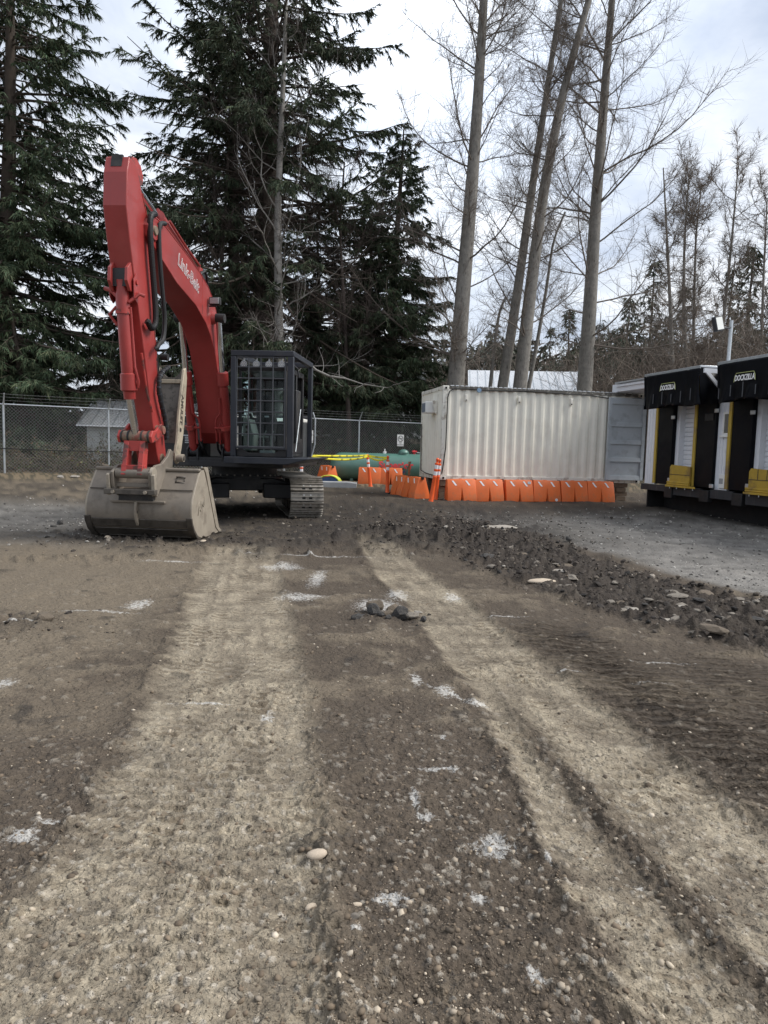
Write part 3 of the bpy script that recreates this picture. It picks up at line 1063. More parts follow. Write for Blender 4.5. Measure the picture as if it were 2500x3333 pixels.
# ------------------------------------------------------------------ cream shipping container (local x along the long side, y into depth)
CA = math.radians(11)
cont = empty('shipping_container', (1.53, 19.6, .63), CA)
tag(cont, 'cream steel shipping container raised on timber blocks behind orange barriers', 'container')
CL, CW, CH = 6.0, 2.44, 2.58


def corrug(L, pitch, depth, y0):
    """trapezoid profile points (x, y) with y toward the viewer (negative out)"""
    pts, x = [], 0
    n = round(L / pitch)
    p = L / n
    for i in range(n):
        x = i * p
        pts += [(x + .02 * p, y0), (x + .27 * p, y0), (x + .5 * p, y0 + depth), (x + .77 * p, y0 + depth)]
    return pts + [(L, y0)]


def corr_panel(L, z0, z1, pitch, depth, y0, dents=()):
    pr = corrug(L, pitch, depth, y0)
    zs = np.linspace(z0, z1, 14)
    vs, fs = [], []
    n = len(pr)
    for z in zs:
        for (x, y) in pr:
            dy = .006 * math.sin(3.1 * x + 1.7 * z) + sum(a * math.exp(-((x - dx) ** 2 + (z - dz) ** 2) / w) for dx, dz, a, w in dents)
            vs.append((x, y + dy, z))
    for j in range(len(zs) - 1):
        for i in range(n - 1):
            fs.append((j * n + i, j * n + i + 1, (j + 1) * n + i + 1, (j + 1) * n + i))
    return vs, fs


b = MB().add(*corr_panel(CL - .24, .13, CH - .07, .28, .036, .012, dents=((2.72, 1.15, .05, .006), (3.0, 1.2, .04, .004))))
b.v = [(x + .12, y, z) for x, y, z in b.v]
b.build('side_panel', m_cream, cont, sharp=20)
b = MB().add(*corr_panel(CW - .2, .12, CH - .1, .20, .03, .02))
b.v = [(y, x + .1, z) for x, y, z in b.v]
b.build('end_panel', m_cream, cont, sharp=20)
MB().bb(.05, CL - .05, CW - .06, CW - .02, .1, CH - .05).build('back_panel', m_cream, cont)
MB().bb(CL - .06, CL - .02, .06, CW - .06, .1, CH - .05).build('far_end_panel', m_cream, cont)
MB().bb(.05, CL - .05, .05, CW - .05, CH - .06, CH - .03).build('roof', m_grime, cont)
MB().bb(.05, CL - .05, .05, CW - .05, .05, .12).build('floor', m_steel_dark, cont)
for x in (0, CL - .12):
    for y in (0, CW - .12):
        MB().bb(x, x + .12, y, y + .12, .1, CH - .1).build('corner_post', m_cream_rail, cont, bevel=.012)
for z in (0, CH - .118):
    for x in (-.006, CL - .166):
        for y in (-.006, CW - .156):
            MB().bb(x, x + .175, y, y + .162, z, z + .118).build('corner_casting', m_cream_rail, cont, bevel=.012)
for x in (.08, CL - .09):
    for z in (.058, CH - .06):
        MB().tube([(x, -.012, z - .028), (x, -.012, z + .028)], .026, 10).build('casting_hole', m_void, cont)
MB().bb(.17, CL - .17, .004, .09, .0, .13).build('bottom_rail', m_cream_rail, cont, bevel=.01)
MB().bb(.17, CL - .17, -.002, .07, CH - .085, CH - .005).build('top_rail', m_grime, cont, bevel=.01)
MB().bb(.004, .09, .17, CW - .16, .0, .12).build('end_bottom_rail', m_cream_rail, cont, bevel=.01)
MB().bb(.002, .08, .17, CW - .16, CH - .105, CH - .005).build('end_top_rail', m_cream_rail, cont, bevel=.01)
edge = MB()
for i in range(40):
    x = .2 + i * (CL - .45) / 40
    edge.box((x + .06, .03, CH + .008), (.09, .08, .022))
edge.build('roof_corrugation_ends', m_roofm, cont)
MB().bb(1.75, 2.15, .003, .1, -.045, -.005).build('fork_pocket', m_void, cont)
MB().bb(3.5, 3.9, .003, .1, -.045, -.005).build('fork_pocket', m_void, cont)
for x in (.62, 2.16, 3.72):
    v_ = MB().bb(x, x + .065, -.045, .02, CH - .40, CH - .22).build('vent', m_cream_rail, cont, bevel=.012)
    MB().bb(x + .012, x + .053, -.0475, -.04, CH - .385, CH - .36).build('vent_slot', m_void, v_)
MB().tube([(.02, .35, .10), (.02, .2, .08), (.03, .02, .12), (.05, -.022, .3), (.115, -.03, .9), (.12, -.03, 1.6), (.125, -.03, CH - .32), (.17, -.03, CH - .16), (.30, -.03, CH - .08), (.8, -.03, CH - .07), (1.2, -.03, CH - .09), (2.4, -.03, CH - .06), (3.4, -.03, CH - .085), (4.3, -.03, CH - .11), (5.1, -.03, CH - .18), (5.9, -.04, CH - .12)], .016, 7).build('cable', m_cable, cont)
MB().tube([(-.012, .3, .09), (-.02, 1.6, .13), (-.02, 2.2, .2), (-.02, 2.26, 1.0), (-.02, 2.26, 1.6)], .014, 7).build('end_cable', m_cable, cont)
MB().tube([(1.0, -.05, CH - .10), (1.0, -.10, CH - .10)], [.065, .06], 16).build('lamp_housing', mat('lamp_blue_grey', (.20, .30, .42), .3, var=.1), cont)
ac = MB().bb(-.30, .0, .72, 1.18, CH - .72, CH - .40).build('air_conditioner', m_whitep, cont, bevel=.02)
MB().bb(-.306, -.298, .76, 1.14, CH - .69, CH - .44).build('grille', mat('grille_grey', (.16, .19, .23), .6), ac)
hood = MB().prism([(-.14, CH - .38), (.0, CH - .38), (.0, CH - .74), (-.05, CH - .74)], 'y', .55, .62)
hood.build('mounting_plate', m_cream_rail, ac)
# the container's own grey door leaf swung round and lying along the side
DX0, DX1 = CL - 1.13, CL + .03
dl = MB().bb(DX0, DX1, -.10, -.06, .09, CH - .14).build('door_leaf', m_greyd, cont, bevel=.004)
for x in (DX0, DX1 - .10):
    MB().bb(x, x + .10, -.135, -.101, .09, CH - .14).build('stile', m_greyd, dl, bevel=.006)
for z, h in ((.09, .13), (.62, .12), (1.12, .12), (1.62, .12), (CH - .32, .18)):
    p = MB().prism([(-.135, z), (-.101, z), (-.101, z + h), (-.125, z + h)], 'x', DX0 + .101, DX1 - .101)
    p.build('rib', m_greyd, dl, bevel=.004)
MB().bb(DX1 + .003, DX1 + .035, -.12, -.05, .1, CH - .12).build('door_gasket', m_rubber, dl)


# timber cribbing under the container corners
def crib(ox, oy, rows, label, seed):
    r = random.Random(seed)
    p = cont.matrix_basis if False else Matrix.Translation(Vector((1.53, 19.6, 0))) @ Matrix.Rotation(CA, 4, 'Z')
    w = p @ Vector((ox, oy, 0))
    g = gzf(w.x, w.y)
    t = empty('timber_cribbing', (w.x, w.y, g), CA)
    tag(t, label, 'timber blocks', 'timber cribbing under the container')
    hgt = (.63 - .005 - g) / rows
    for k in range(rows):
        z = k * hgt
        if k % 2 == 0:
            for dx in (0, .34):
                MB().bb(dx + r.uniform(-.02, .02), dx + .30, r.uniform(-.05, 0), .8, z + .003, z + hgt - .003).build('timber_block', m_timber, t, bevel=.008)
        else:
            for dy in (.0, .5):
                MB().bb(r.uniform(-.06, 0), .66 + r.uniform(0, .06), dy + r.uniform(-.02, .02), dy + .26, z + .003, z + hgt - .003).build('timber_block', m_timber, t, bevel=.008)


crib(.0, .05, 3, 'stacked timber blocks under the left corner of the container', 1)
crib(4.95, .02, 4, 'stacked brown timbers under the grey door end of the container', 2)
crib(.0, 1.5, 3, 'stacked timber blocks under the rear left corner of the container', 3)


# ------------------------------------------------------------------ orange water barriers
def barrier_parts(t):
    L, H, D, Dt = .395, .58, .24, .10        # half length, height, half depth at base, half depth on top
    sk = .115                                # skirt height
    Lt = .385

    def ysurf(z):                            # front face depth at height z
        return -(D if z <= sk else D + (Dt - D) * (z - sk) / (H - sk))

    def xl(z):
        return L + (Lt - L) * z / H
    nw, nh = .040, .34                       # notch half width at base and height
    b = MB()
    for sgn in (-1, 1):
        def P(x, z, ins=0):
            return (x * (1 if sgn < 0 else -1), sgn * (-ysurf(z) - ins), z)
        zs = [0, sk, H]
        vs = [P(-xl(0), 0), P(-nw, 0), P(0, nh), P(nw, 0), P(xl(0), 0), P(xl(sk), sk), P(xl(H), H), P(-xl(H), H), P(-xl(sk), sk),
              P(-nw * (1 - sk / nh), sk), P(nw * (1 - sk / nh), sk), P(-.03, 0, .20), P(-.03, sk, .17), P(0, nh, .01)]
        fs = [(0, 1, 9, 8), (3, 4, 5, 10), (8, 9, 2, 7), (10, 5, 6, 2), (2, 6, 7), (1, 11, 12, 9), (9, 12, 2), (3, 10, 12, 11), (10, 2, 12)]
        b.add(vs, fs)
    # ends, top, bottom
    for sx_ in (-1, 1):
        e_ = [(sx_ * xl(0), -D, 0), (sx_ * xl(0), D, 0), (sx_ * xl(sk), D, sk), (sx_ * xl(H), Dt, H), (sx_ * xl(H), -Dt, H), (sx_ * xl(sk), -D, sk)]
        b.add(e_, [(0, 1, 2, 3, 4, 5)])
    b.add([(-Lt, -Dt, H), (Lt, -Dt, H), (Lt, Dt, H), (-Lt, Dt, H)], [(0, 1, 2, 3)])
    body = b.mesh('body', 30)
    m_ = bpy.data.meshes.new('x')
    bm = bmesh.new()
    bm.from_mesh(body)
    bmesh.ops.remove_doubles(bm, verts=bm.verts, dist=.0005)
    bmesh.ops.recalc_face_normals(bm, faces=bm.faces)
    bm.to_mesh(body)
    bm.free()
    o = link('body', body, m_orange, t)
    bv = o.modifiers.new('bevel', 'BEVEL')
    bv.width, bv.segments, bv.limit_method, bv.angle_limit = .011, 2, 'ANGLE', math.radians(28)
    for sgn in (-1, 1):
        for x0 in (-.27, .10):
            z1_, z0_ = H - .035, H - .165
            vs = [(sgn * -1 * (x0), sgn * (-ysurf(z1_) + .002), z1_), (sgn * -1 * (x0 + .052), sgn * (-ysurf(z1_) + .002), z1_),
                  (sgn * -1 * (x0 + .145), sgn * (-ysurf(z0_) + .002), z0_), (sgn * -1 * (x0 + .093), sgn * (-ysurf(z0_) + .002), z0_)]
            vs2 = [(x, y + sgn * .003, z) for x, y, z in vs]
            mb = MB().add(vs + vs2, [(0, 1, 2, 3), (4, 5, 6, 7), (0, 1, 5, 4), (1, 2, 6, 5), (2, 3, 7, 6), (3, 0, 4, 7)])
            mb.build('reflective_stripe', m_refl, t, smooth=False)
    MB().bb(Lt - .02, Lt + .05, -.035, .035, H - .06, H + .012).build('coupling', m_rubber, t, bevel=.006)
    MB().tube([(.0, 0, H - .002), (.0, 0, H + .012)], .05, 14).build('fill_cap', m_orange, t)


bar0 = empty('water_barrier')
barrier_parts(bar0)
ROWP = [((1.69, 19.0), (3.20, 19.22), .03), ((3.27, 19.26), (4.83, 19.58), .0), ((4.86, 19.60), (6.42, 19.86), .0)]
BL = ['first orange barrier in front of the container, at its left corner', 'second orange barrier from the left in front of the container',
      'third orange barrier from the left in front of the container, with a small white sticker', 'fourth orange barrier from the left in front of the container, with a round drain plug',
      'fifth orange barrier from the left in front of the container', 'rightmost orange barrier in the row, by the grey container door']
spots = []
for (a, b_, k) in ROWP:
    a, b_ = Vector(a), Vector(b_)
    d = b_ - a
    rz = math.atan2(d.y, d.x)
    for t_ in (.25, .75):
        p = a + d * t_
        spots.append((p.x, p.y + .22, rz))
spots += [(-.53, 25.05, -.06), (.22, 25.0, -.06), (.86, 19.78, math.radians(-66)), (.54, 20.5, math.radians(-66)), (-2.06, 25.5, math.radians(-58))]
BL += ['left one of two orange barriers in front of the green tank', 'right one of two orange barriers in front of the green tank, behind the shovel',
       'orange barrier seen end on beside the container corner post, nearer of two', 'orange barrier behind the nearer end-on one, by the shovel handle', 'lone orange barrier left of the green tank behind the yellow bundle']
bars = []
for i, (x, y, rz) in enumerate(spots):
    o = bar0 if i == 0 else copy_tree(bar0)
    o.location = (x, y, gzf(x, y) - .01)
    o.rotation_euler = (.0, random.uniform(-.008, .008), rz + random.uniform(-.035, .035))
    tag(o, BL[i], 'barrier', 'orange water barriers')
    bars.append(o)
bars[0].rotation_euler = (0, math.radians(-1.5), bars[0].rotation_euler.z)
bars[1].rotation_euler = (0, math.radians(-1.5), bars[1].rotation_euler.z)
bars[3].rotation_euler = (0, math.radians(.8), bars[3].rotation_euler.z)
MB().tube([(.26, -.243, .06), (.26, -.256, .06)], .04, 16).build('drain_plug', m_refl, bars[3])
MB().bb(.24, .33, -.140, -.136, .475, .545).build('sticker', m_refl, bars[2])


# ------------------------------------------------------------------ delineator posts, tape, shovel
def post(x, y, lean_x, lean_y, label, h=1.10):
    t = empty('delineator_post', (x, y, gzf(x, y) - .02))
    t.rotation_euler = (lean_y, lean_x, 0)
    tag(t, label, 'traffic post', 'orange delineator posts')
    prof = [(0, .075), (.05, .062), (.62, .048), (.64, .056), (.66, .048), (.70, .046), (.80, .046), (.82, .054), (.84, .046), (.94, .046), (.96, .054), (.985, .054), (.995, .026), (1.02, .022), (1.04, .036), (1.09, .040), (1.12, .02)]
    s = h / 1.12
    MB().tube([(0, 0, a * s) for a, r in prof], [r for a, r in prof], 14).build('post_body', m_orange2, t)
    for a in (.685, .845):
        MB().tube([(0, 0, a * s), (0, 0, (a + .095) * s)], .0485, 14).build('reflective_band', m_refl, t)
    return t


post(-.475, 23.8, -.12, 0, 'orange delineator post leaning left in front of the left tank barrier, tape tied on')
post(.085, 21.5, -.01, 0, 'upright orange delineator post standing by the shovel, end of the yellow tape', 1.13)
post(1.22, 18.65, .13, 0, 'large orange delineator post leaning right at the container corner', 1.18)
post(1.39, 19.35, .085, 0, 'orange delineator post tucked behind the leaning one at the container corner', 1.12)
post(-2.47, 21.0, 0, 0, 'orange delineator post half hidden below the excavator platform', .98)

TA = Vector((-1.62, 14.75, 1.27))
T1 = Vector((-.475 - .12 * 1.03, 23.75, gzf(-.475, 23.8) + 1.03))
T2 = Vector((.075, 21.45, gzf(.08, 21.5) + 1.05))


def tape(pts, label, mirror_at=()):
    t = empty('caution_tape', pts[0])
    tag(t, label, 'caution tape', 'yellow caution tape')
    P0 = Vector(pts[0])
    vs, fs = [], []
    for i, p in enumerate(pts):
        p = Vector(p) - P0
        tw = .25 * math.sin(i * 1.3)
        hh_ = .012 + .017 * min(1.0, i / 6) if len(pts) > 12 and pts[0][1] < 16 else .028
        vs += [(p.x, p.y + .01 * math.sin(tw), p.z - hh_), (p.x, p.y - .01 * math.sin(tw), p.z + hh_)]
    for i in range(len(pts) - 1):
        fs.append((2 * i, 2 * i + 2, 2 * i + 3, 2 * i + 1))
    o = MB().add(vs, fs).build('strip', m_tape, t, sharp=180)
    so = o.modifiers.new('thickness', 'SOLIDIFY')
    so.thickness = .002
    for f in mirror_at:
        n = len(pts) - 1
        i = min(int(f * n), n - 1)
        a, b_ = Vector(pts[i]), Vector(pts[i + 1])
        c = a.lerp(b_, f * n - i) - P0
        d = (b_ - a).normalized()
        me = text_mesh('CAUTION', .066, extrude=.0005, spacing=1.1)
        ny = Vector((d.y, -d.x, 0)).normalized()
        put_text(me, frame(c + ny * .012, -d, (0, 0, 1), ny), m_black, 'lettering', t)
    return t


def sag(a, b_, s, n=15):
    return [tuple(a.lerp(b_, i / n) + Vector((0, 0, -4 * s * (i / n) * (1 - i / n)))) for i in range(n + 1)]


tape(sag(TA, T1, .02), 'upper yellow caution tape from the excavator platform to the leaning post', (.3, .42, .54, .66, .78, .9))
tape(sag(TA + Vector((0, .05, -.01)), T1 + Vector((.02, -.02, -.04)), .09), 'lower sagging yellow caution tape between excavator and leaning post', (.45, .6, .75, .88))
tape(sag(T1 + Vector((.03, -.03, 0)), T2 + Vector((-.04, .02, 0)), .02), 'straight yellow tape between the two posts in front of the tank', (.5,))
tape(sag(T1 + Vector((.03, -.05, -.02)), T2 + Vector((-.04, -.02, -.03)), .09), 'slack yellow tape looping between the two posts by the tank')

sh = empty('shovel', (.30, 20.95, gzf(.3, 20.95)))
tag(sh, 'round point shovel leaning on the end-on orange barrier', 'shovel')
hb, ht = Vector((.02, -.02, .10)), Vector((.46, .12, .96))
MB().tube([hb, hb.lerp(ht, .5), ht], [.016, .018, .017], 8).build('handle', m_timber, sh)
d = (ht - hb).normalized()
MB().tube([hb - d * .02, hb + d * .28], [.022, .02], 8).build('socket', m_steel_dark, sh)
bl = []
for i, (l, w) in enumerate(((0, .10), (.08, .115), (.18, .10), (.26, .05), (.30, .005))):
    c = hb + Vector((-.75, -.25, -.62)).normalized() * l * .6 + Vector((-.25, -.1, -.0)) * l
    for j in (-1, -.5, 0, .5, 1):
        bl.append(c + Vector((.25, .9, 0)).normalized() * w * j + Vector((0, 0, .03 * j * j)))
mb = MB().add(bl, [(i * 5 + j, i * 5 + j + 1, (i + 1) * 5 + j + 1, (i + 1) * 5 + j) for i in range(4) for j in range(4)])
o = mb.build('blade', m_steel_dark, sh)
o.modifiers.new('thickness', 'SOLIDIFY').thickness = .004
st = empty('wooden_stake', (.72, 21.3, gzf(.72, 21.3)))
tag(st, 'short orange brown stake standing behind the barriers left of the container', 'stake')
MB().bb(-.03, .03, -.02, .02, -.1, .95).build('shaft', mat('stake_brown', (.35, .12, .05), .8), st, bevel=.004)

# ------------------------------------------------------------------ propane tank
TKY, TKR, TKZ = 26.5, .51, .765
tank = empty('propane_tank', (-2.05, TKY, 0), math.radians(1.5))
tag(tank, 'long green horizontal propane tank standing before the fence', 'tank')
prof = []
for i in range(9):
    a = math.pi / 2 * i / 8
    prof.append((.42 - .42 * math.cos(a), max(.001, TKR * math.sin(a))))
TL = 4.1
prof += [(x, TKR) for x in (1.0, 2.0, 3.0)] + [(TL - p, r) for p, r in prof[::-1][3:] if True] if False else [(1.2, TKR), (2.2, TKR), (3.2, TKR)] + [(TL - p, r) for p, r in prof[::-1]]
MB().tube([(x, 0, TKZ) for x, r in prof], [r for x, r in prof], 40).build('shell', m_tank, tank, sharp=60)
for x in (.42, TL - .42, 1.95):
    MB().tube([(x - .008, 0, TKZ), (x + .008, 0, TKZ)], TKR + .004, 40).build('weld_seam', m_tank, tank)
dome = [(0, .20), (.06, .20), (.11, .185), (.16, .14), (.19, .07), (.20, .005)]
MB().tube([(2.72, -.02, TKZ + TKR - .03 + a) for a, r in dome], [r for a, r in dome], 24).build('valve_dome', m_tank, tank)
MB().tube([(2.72, -.02, TKZ + TKR + .02), (2.72, -.02, TKZ + TKR + .045)], .21, 24).build('dome_rim', m_tank, tank)
w = MB()
w.rod((2.02, 0, TKZ + TKR - .02), (2.02, 0, TKZ + TKR + .06), .06, 10).rod((2.02, 0, TKZ + TKR + .05), (2.02, 0, TKZ + TKR + .17), .022, 8).bb(1.95, 2.09, -.04, .04, TKZ + TKR + .02, TKZ + TKR + .075)
w.build('white_valve', m_whitep, tank)
w = MB().rod((3.12, 0, TKZ + TKR - .02), (3.12, 0, TKZ + TKR + .10), .05, 10).rod((3.04, -.03, TKZ + TKR + .09), (3.22, -.03, TKZ + TKR + .09), .035, 8).rod((3.12, 0, TKZ + TKR + .08), (3.12, 0, TKZ + TKR + .15), .022, 8)
w.build('red_valve', m_red, tank)
MB().tube([(3.15, 0, TKZ + TKR + .06), (3.4, 0, TKZ + TKR + .04), (4.0, .05, TKZ + TKR + .03)], .016, 6).build('pipe', m_galv, tank)
for x in (.75, 3.3):
    MB().bb(x, x + .12, -.30, .30, gzf(-1, TKY) - .03, TKZ - TKR + .07).build('foot', m_tank, tank, bevel=.006)
for body, size, mm, x, zc in (('Superior', .36, m_red, 2.43, TKZ + .08), ('Propane', .21, m_blue, 2.46, TKZ - .14)):
    me = text_mesh(body, size, offset=.012 if size > .3 else .007)
    R_ = TKR + .006
    for v in me.vertices:
        z = v.co.y + zc - TKZ
        a = z / R_
        v.co = (v.co.x + x, -R_ * math.cos(a), TKZ + R_ * math.sin(a))
    link('lettering', me, mm, tank)

# bundle left of the tank
bd = empty('covered_bundle', (-1.84, 23.6, gzf(-1.84, 23.6)), -.1)
tag(bd, 'yellow and blue hi-vis bundle lying on a concrete pad by the tracks', 'bundle')
ar = [(-.34 + .68 * i / 12) for i in range(13)]


def arch(x, h, w):
    return h * math.sqrt(max(0, 1 - (x / w) ** 2))


MB().prism([(x, .10 + arch(x, .20, .345)) for x in ar] + [(.34, .08), (-.34, .08)], 'y', -.10, .35).build('blue_body', mat('blue_fabric', (.045, .085, .20), .8, var=.3, scale=9), bd, sharp=50)
MB().add([(x * 1.12 - .02, y, .10 + arch(x, .25, .345) + (.0 if y > -.1 else .01)) for y in (-.14, .38) for x in ar], [(i, i + 1, 14 + i, 13 + i) for i in range(12)]).build('yellow_cover', mat('hi_vis_yellow', (.62, .68, .08), .7, var=.15, scale=6), bd).modifiers.new('t', 'SOLIDIFY').thickness = .03
cp = empty('concrete_pad', (-1.62, 23.1, gzf(-1.62, 23.1) - .02), .04)
tag(cp, 'flat grey concrete block lying in the dirt behind the excavator track', 'concrete block')
MB().prism([(-.72, 0), (.7, 0), (.72, .17), (.4, .20), (-.7, .19)], 'y', -.25, .3).build('block', m_conc, cp, bevel=.02)

# ------------------------------------------------------------------ loading dock on the right (local x runs toward the camera, y into the building)
TT = Vector((.21002, -.97770, 0))
dock = empty('loading_dock', (6.54, 17.75, 0), math.atan2(TT.y, TT.x))
tag(dock, 'white loading dock trailer with two black curtained bays and yellow plates', 'loading dock')
WY = .60
ZB, ZT = .72, 3.46


def cl_panel(x0, x1, nm='wall_panel'):
    n = max(2, round((x1 - x0) / .11))
    pts = []
    for i in range(n):
        p = (x1 - x0) / n
        x = x0 + i * p
        pts += [(x, WY), (x + p * .8, WY), (x + p * .83, WY + .012), (x + p * .97, WY + .012)]
    pts += [(x1, WY), (x1, WY + .06), (x0, WY + .06)]
    return MB().prism(pts, 'z', ZB, ZT - .07).build(nm, m_white, dock, sharp=20)


BAY = 2.76
cl_panel(-1.05, -.57)
cl_panel(1.76, 2.19)
cl_panel(1.76 + BAY, 2.19 + BAY)
MB().bb(-1.05, 9.5, WY + .45, 3.1, ZB, ZT - .08).build('box_body', m_white, dock)
MB().bb(-1.08, 9.5, WY - .02, 3.15, ZT - .07, ZT).build('roof', m_silver, dock, bevel=.01)
# upper housing that runs on behind the container
hs = MB().bb(-3.0, -.40, WY + .02, 3.0, 3.235, 3.455).build('roof_housing', m_white, dock, bevel=.01)
MB().bb(-2.72, -.38, WY - .03, WY + .015, 3.37, 3.43).build('trim', m_white, hs, bevel=.004)
MB().bb(-2.74, -.38, WY - .06, WY + .3, 3.46, 3.50).build('trim_cap', m_silver, hs, bevel=.004)
m_logo = mat('logo_white', (.82, .82, .82), .5, var=.03)
m_logoy = mat('logo_rim', (.55, .60, .25), .5, var=.03)
for bay in range(3):
    b0 = BAY * bay
    # side pads of the shelter
    for x0, x1 in ((-.46, .16), (1.10, 1.755)):
        pd = MB().bb(b0 + x0, b0 + x1, WY - .07, WY + .05, ZB + .02, ZT - .10).build('side_curtain', m_curtain, dock, bevel=.015)
        if x0 > 0:
            MB().bb(b0 + 1.38, b0 + 1.68, WY - .085, WY - .071, 2.28, 2.44).build('patch', m_rubber, pd, bevel=.004)
    for x0, x1 in ((-.565, -.47), (1.0, 1.095)):
        MB().bb(b0 + x0, b0 + x1, WY - .09, WY + .02, ZB + .03, ZT - .12).build('guide_strip', m_yellow2, dock, bevel=.006)
    # jamb, roller door made of slats
    MB().bb(b0 + .162, b0 + .30, WY + .03, WY + .40, ZB + .02, ZT - .12).build('door_jamb', m_white, dock, bevel=.006)
    MB().bb(b0 + .90, b0 + .998, WY + .03, WY + .40, ZB + .02, ZT - .12).build('door_jamb', m_white, dock, bevel=.006)
    dr = empty('roller_door', parent=dock)
    z = ZB + .1
    slat = None
    while z < ZT - .2:
        if slat is None:
            slat = MB().prism([(WY + .17, 0), (WY + .20, 0), (WY + .20, .108), (WY + .185, .108), (WY + .165, .094), (WY + .163, .02)], 'x', b0 + .302, b0 + .898).mesh('slat', 25)
        o = link('slat', slat, m_white, dr)
        o.location = (0, 0, z)
        z += .112
    # hinge brackets and bolts
    for zz_ in (ZB + .10, 2.36):
        MB().bb(b0 + .10, b0 + .24, WY - .10, WY - .071, zz_, zz_ + .09).build('bracket', m_galv, dock, bevel=.01)
    MB().bb(b0 + 1.70, b0 + 1.83, WY - .10, WY - .072, ZB + .03, ZB + .12).build('bracket', m_galv, dock, bevel=.01)
    MB().bb(b0 + 1.72, b0 + 1.85, WY - .10, WY - .072, 2.45, 2.54).build('bracket', m_galv, dock, bevel=.01)
    # dock plate folded up
    dpx0, dpx1 = b0 + .27, b0 + 1.06
    pl = MB().prism([(dpx0, .80), (dpx1, .80), (dpx1, 1.21), (dpx0 + .05, 1.24), (dpx0 + .0, 1.18)], 'y', WY - .16, WY - .11).build('dock_plate', m_yellow, dock, bevel=.01)
    for z_ in (.80, .845):
        MB().rod((dpx0 - .03, WY - .18, z_ - .03), (dpx1 + .04, WY - .18, z_ - .03), .028, 10).build('hinge_roll', m_yellow, pl)
    MB().bb(dpx0, dpx1, WY - .167, WY - .161, 1.0, 1.012).build('fold_line', m_steel_dark, pl)
    if bay == 1:
        for x in (.26, .52):
            MB().bb(dpx0 + x, dpx0 + x + .012, WY - .167, WY - .161, 1.013, 1.22).build('weld', m_steel_dark, pl)
    lip = MB().prism([(dpx0 - .04, WY - .24), (dpx1 + .35, WY - .24), (dpx1 + .04, WY - .08), (dpx0 - .04, WY - .08)], 'z', ZB - .02, ZB + .025)
    lip.build('plate_lip', m_yellow, pl, bevel=.006)
    for x in (.1, .38, .7, 1.0):
        MB().rod((dpx0 + x, WY - .2, ZB - .06), (dpx0 + x, WY - .2, ZB - .02), .012, 6).build('bolt', m_galv, pl)
    # head canopy with hanging curtain
    hx0, hx1 = b0 - .33, b0 + 1.86
    MB().bb(hx0, hx1, -.01, WY - .03, ZT - .035, ZT + .012).build('canopy_roof', m_silver, dock, bevel=.006)
    MB().bb(hx0, hx1, -.03, -.012, ZT - .06, ZT + .006).build('canopy_fascia', m_galv, dock, bevel=.003)
    nx, nz = 44, 18
    vs, fs = [], []
    for j in range(nz + 1):
        for i in range(nx + 1):
            tx, tz = i / nx, j / nz
            x = hx0 + (hx1 - hx0) * tx + (.18 * tz * tz * max(0, tx - .8) / .2 if bay == 0 else 0)
            amp = .006 + .05 * max(0, tz - .35) / .65
            amp = amp * (1 - .92 * math.exp(-((x - (b0 + (.77 if bay == 0 else .60))) / .42) ** 4) * (tz < .62))
            y = -.035 + amp * math.sin(tx * 17 + 1.3 * bay + 1.1 * tz) * .6 + amp * .5 * math.sin(tx * 41 + 3 * tz + bay) - .03 * tz + (.10 * tz * math.exp(-((tx - .02) / .05) ** 2))
            zc = ZT - .05 - (.80 + .03 * math.sin(tx * 9 + bay) - .05 * (tx < .04)) * tz
            vs.append((x, y, zc))
    for j in range(nz):
        for i in range(nx):
            a = j * (nx + 1) + i
            fs.append((a, a + 1, a + nx + 2, a + nx + 1))
    hc = MB().add(vs, fs).build('head_curtain', m_curtain, dock, sharp=80)
    hc.modifiers.new('thickness', 'SOLIDIFY').thickness = .006
    # curtain's side returns back to the wall
    for xs_ in (hx0 + .01, hx1 - .01):
        MB().add([(xs_, -.03, ZT - .05), (xs_, WY - .08, ZT - .05), (xs_, WY - .08, ZT - .80), (xs_ + .0, .0, ZT - .86), (xs_ + .04, -.03, ZT - .5)], [(0, 1, 2, 3, 4)]).build('side_return', m_curtain, dock).modifiers.new('thickness', 'SOLIDIFY').thickness = .006
    if bay == 0:
        MB().bb(hx1 + .05, hx1 + .09, .02, WY - .02, ZT - .16, ZT - .06).build('bracket_arm', m_white, dock)
    M_ = Matrix.Rotation(math.radians(-47), 3, 'X')
    MB().box((hx1 + .07, .33, ZT - .36), (.045, .07, .70), Matrix.Rotation(math.radians(47), 3, 'X')).build('strut', m_white, dock)
    lx = b0 + (.77 if bay == 0 else .60)
    put_text(text_mesh('DOCKZZILLA' if False else 'DOCKZILLA', .155, offset=.006, extrude=.001, shear=.12, spacing=.92), frame((lx, -.090, 3.06), (1, 0, 0), (0, 0, 1), (0, -1, 0)) @ Matrix.Diagonal((.72, 1, 1, 1)), m_logo, 'lettering', hc)
    MB().tube([(lx - .31, -.085, 2.99), (lx - .29, -.085, 3.10), (lx - .25, -.085, 3.165), (lx + .25, -.085, 3.165), (lx + .29, -.085, 3.10), (lx + .30, -.085, 2.99)], .006, 5).build('logo_rim', m_logoy, hc)
    for i in range(6):
        x = hx0 + .18 + .36 * i
        MB().bb(x, x + .022, -.10, -.094, ZT - .78 + .03 * (i % 2), ZT - .56 + .04 * (i % 3)).build('pull_strap', mat('strap_grey', (.075, .08, .09), .6) if i == 0 and bay == 0 else bpy.data.materials['strap_grey'], hc)
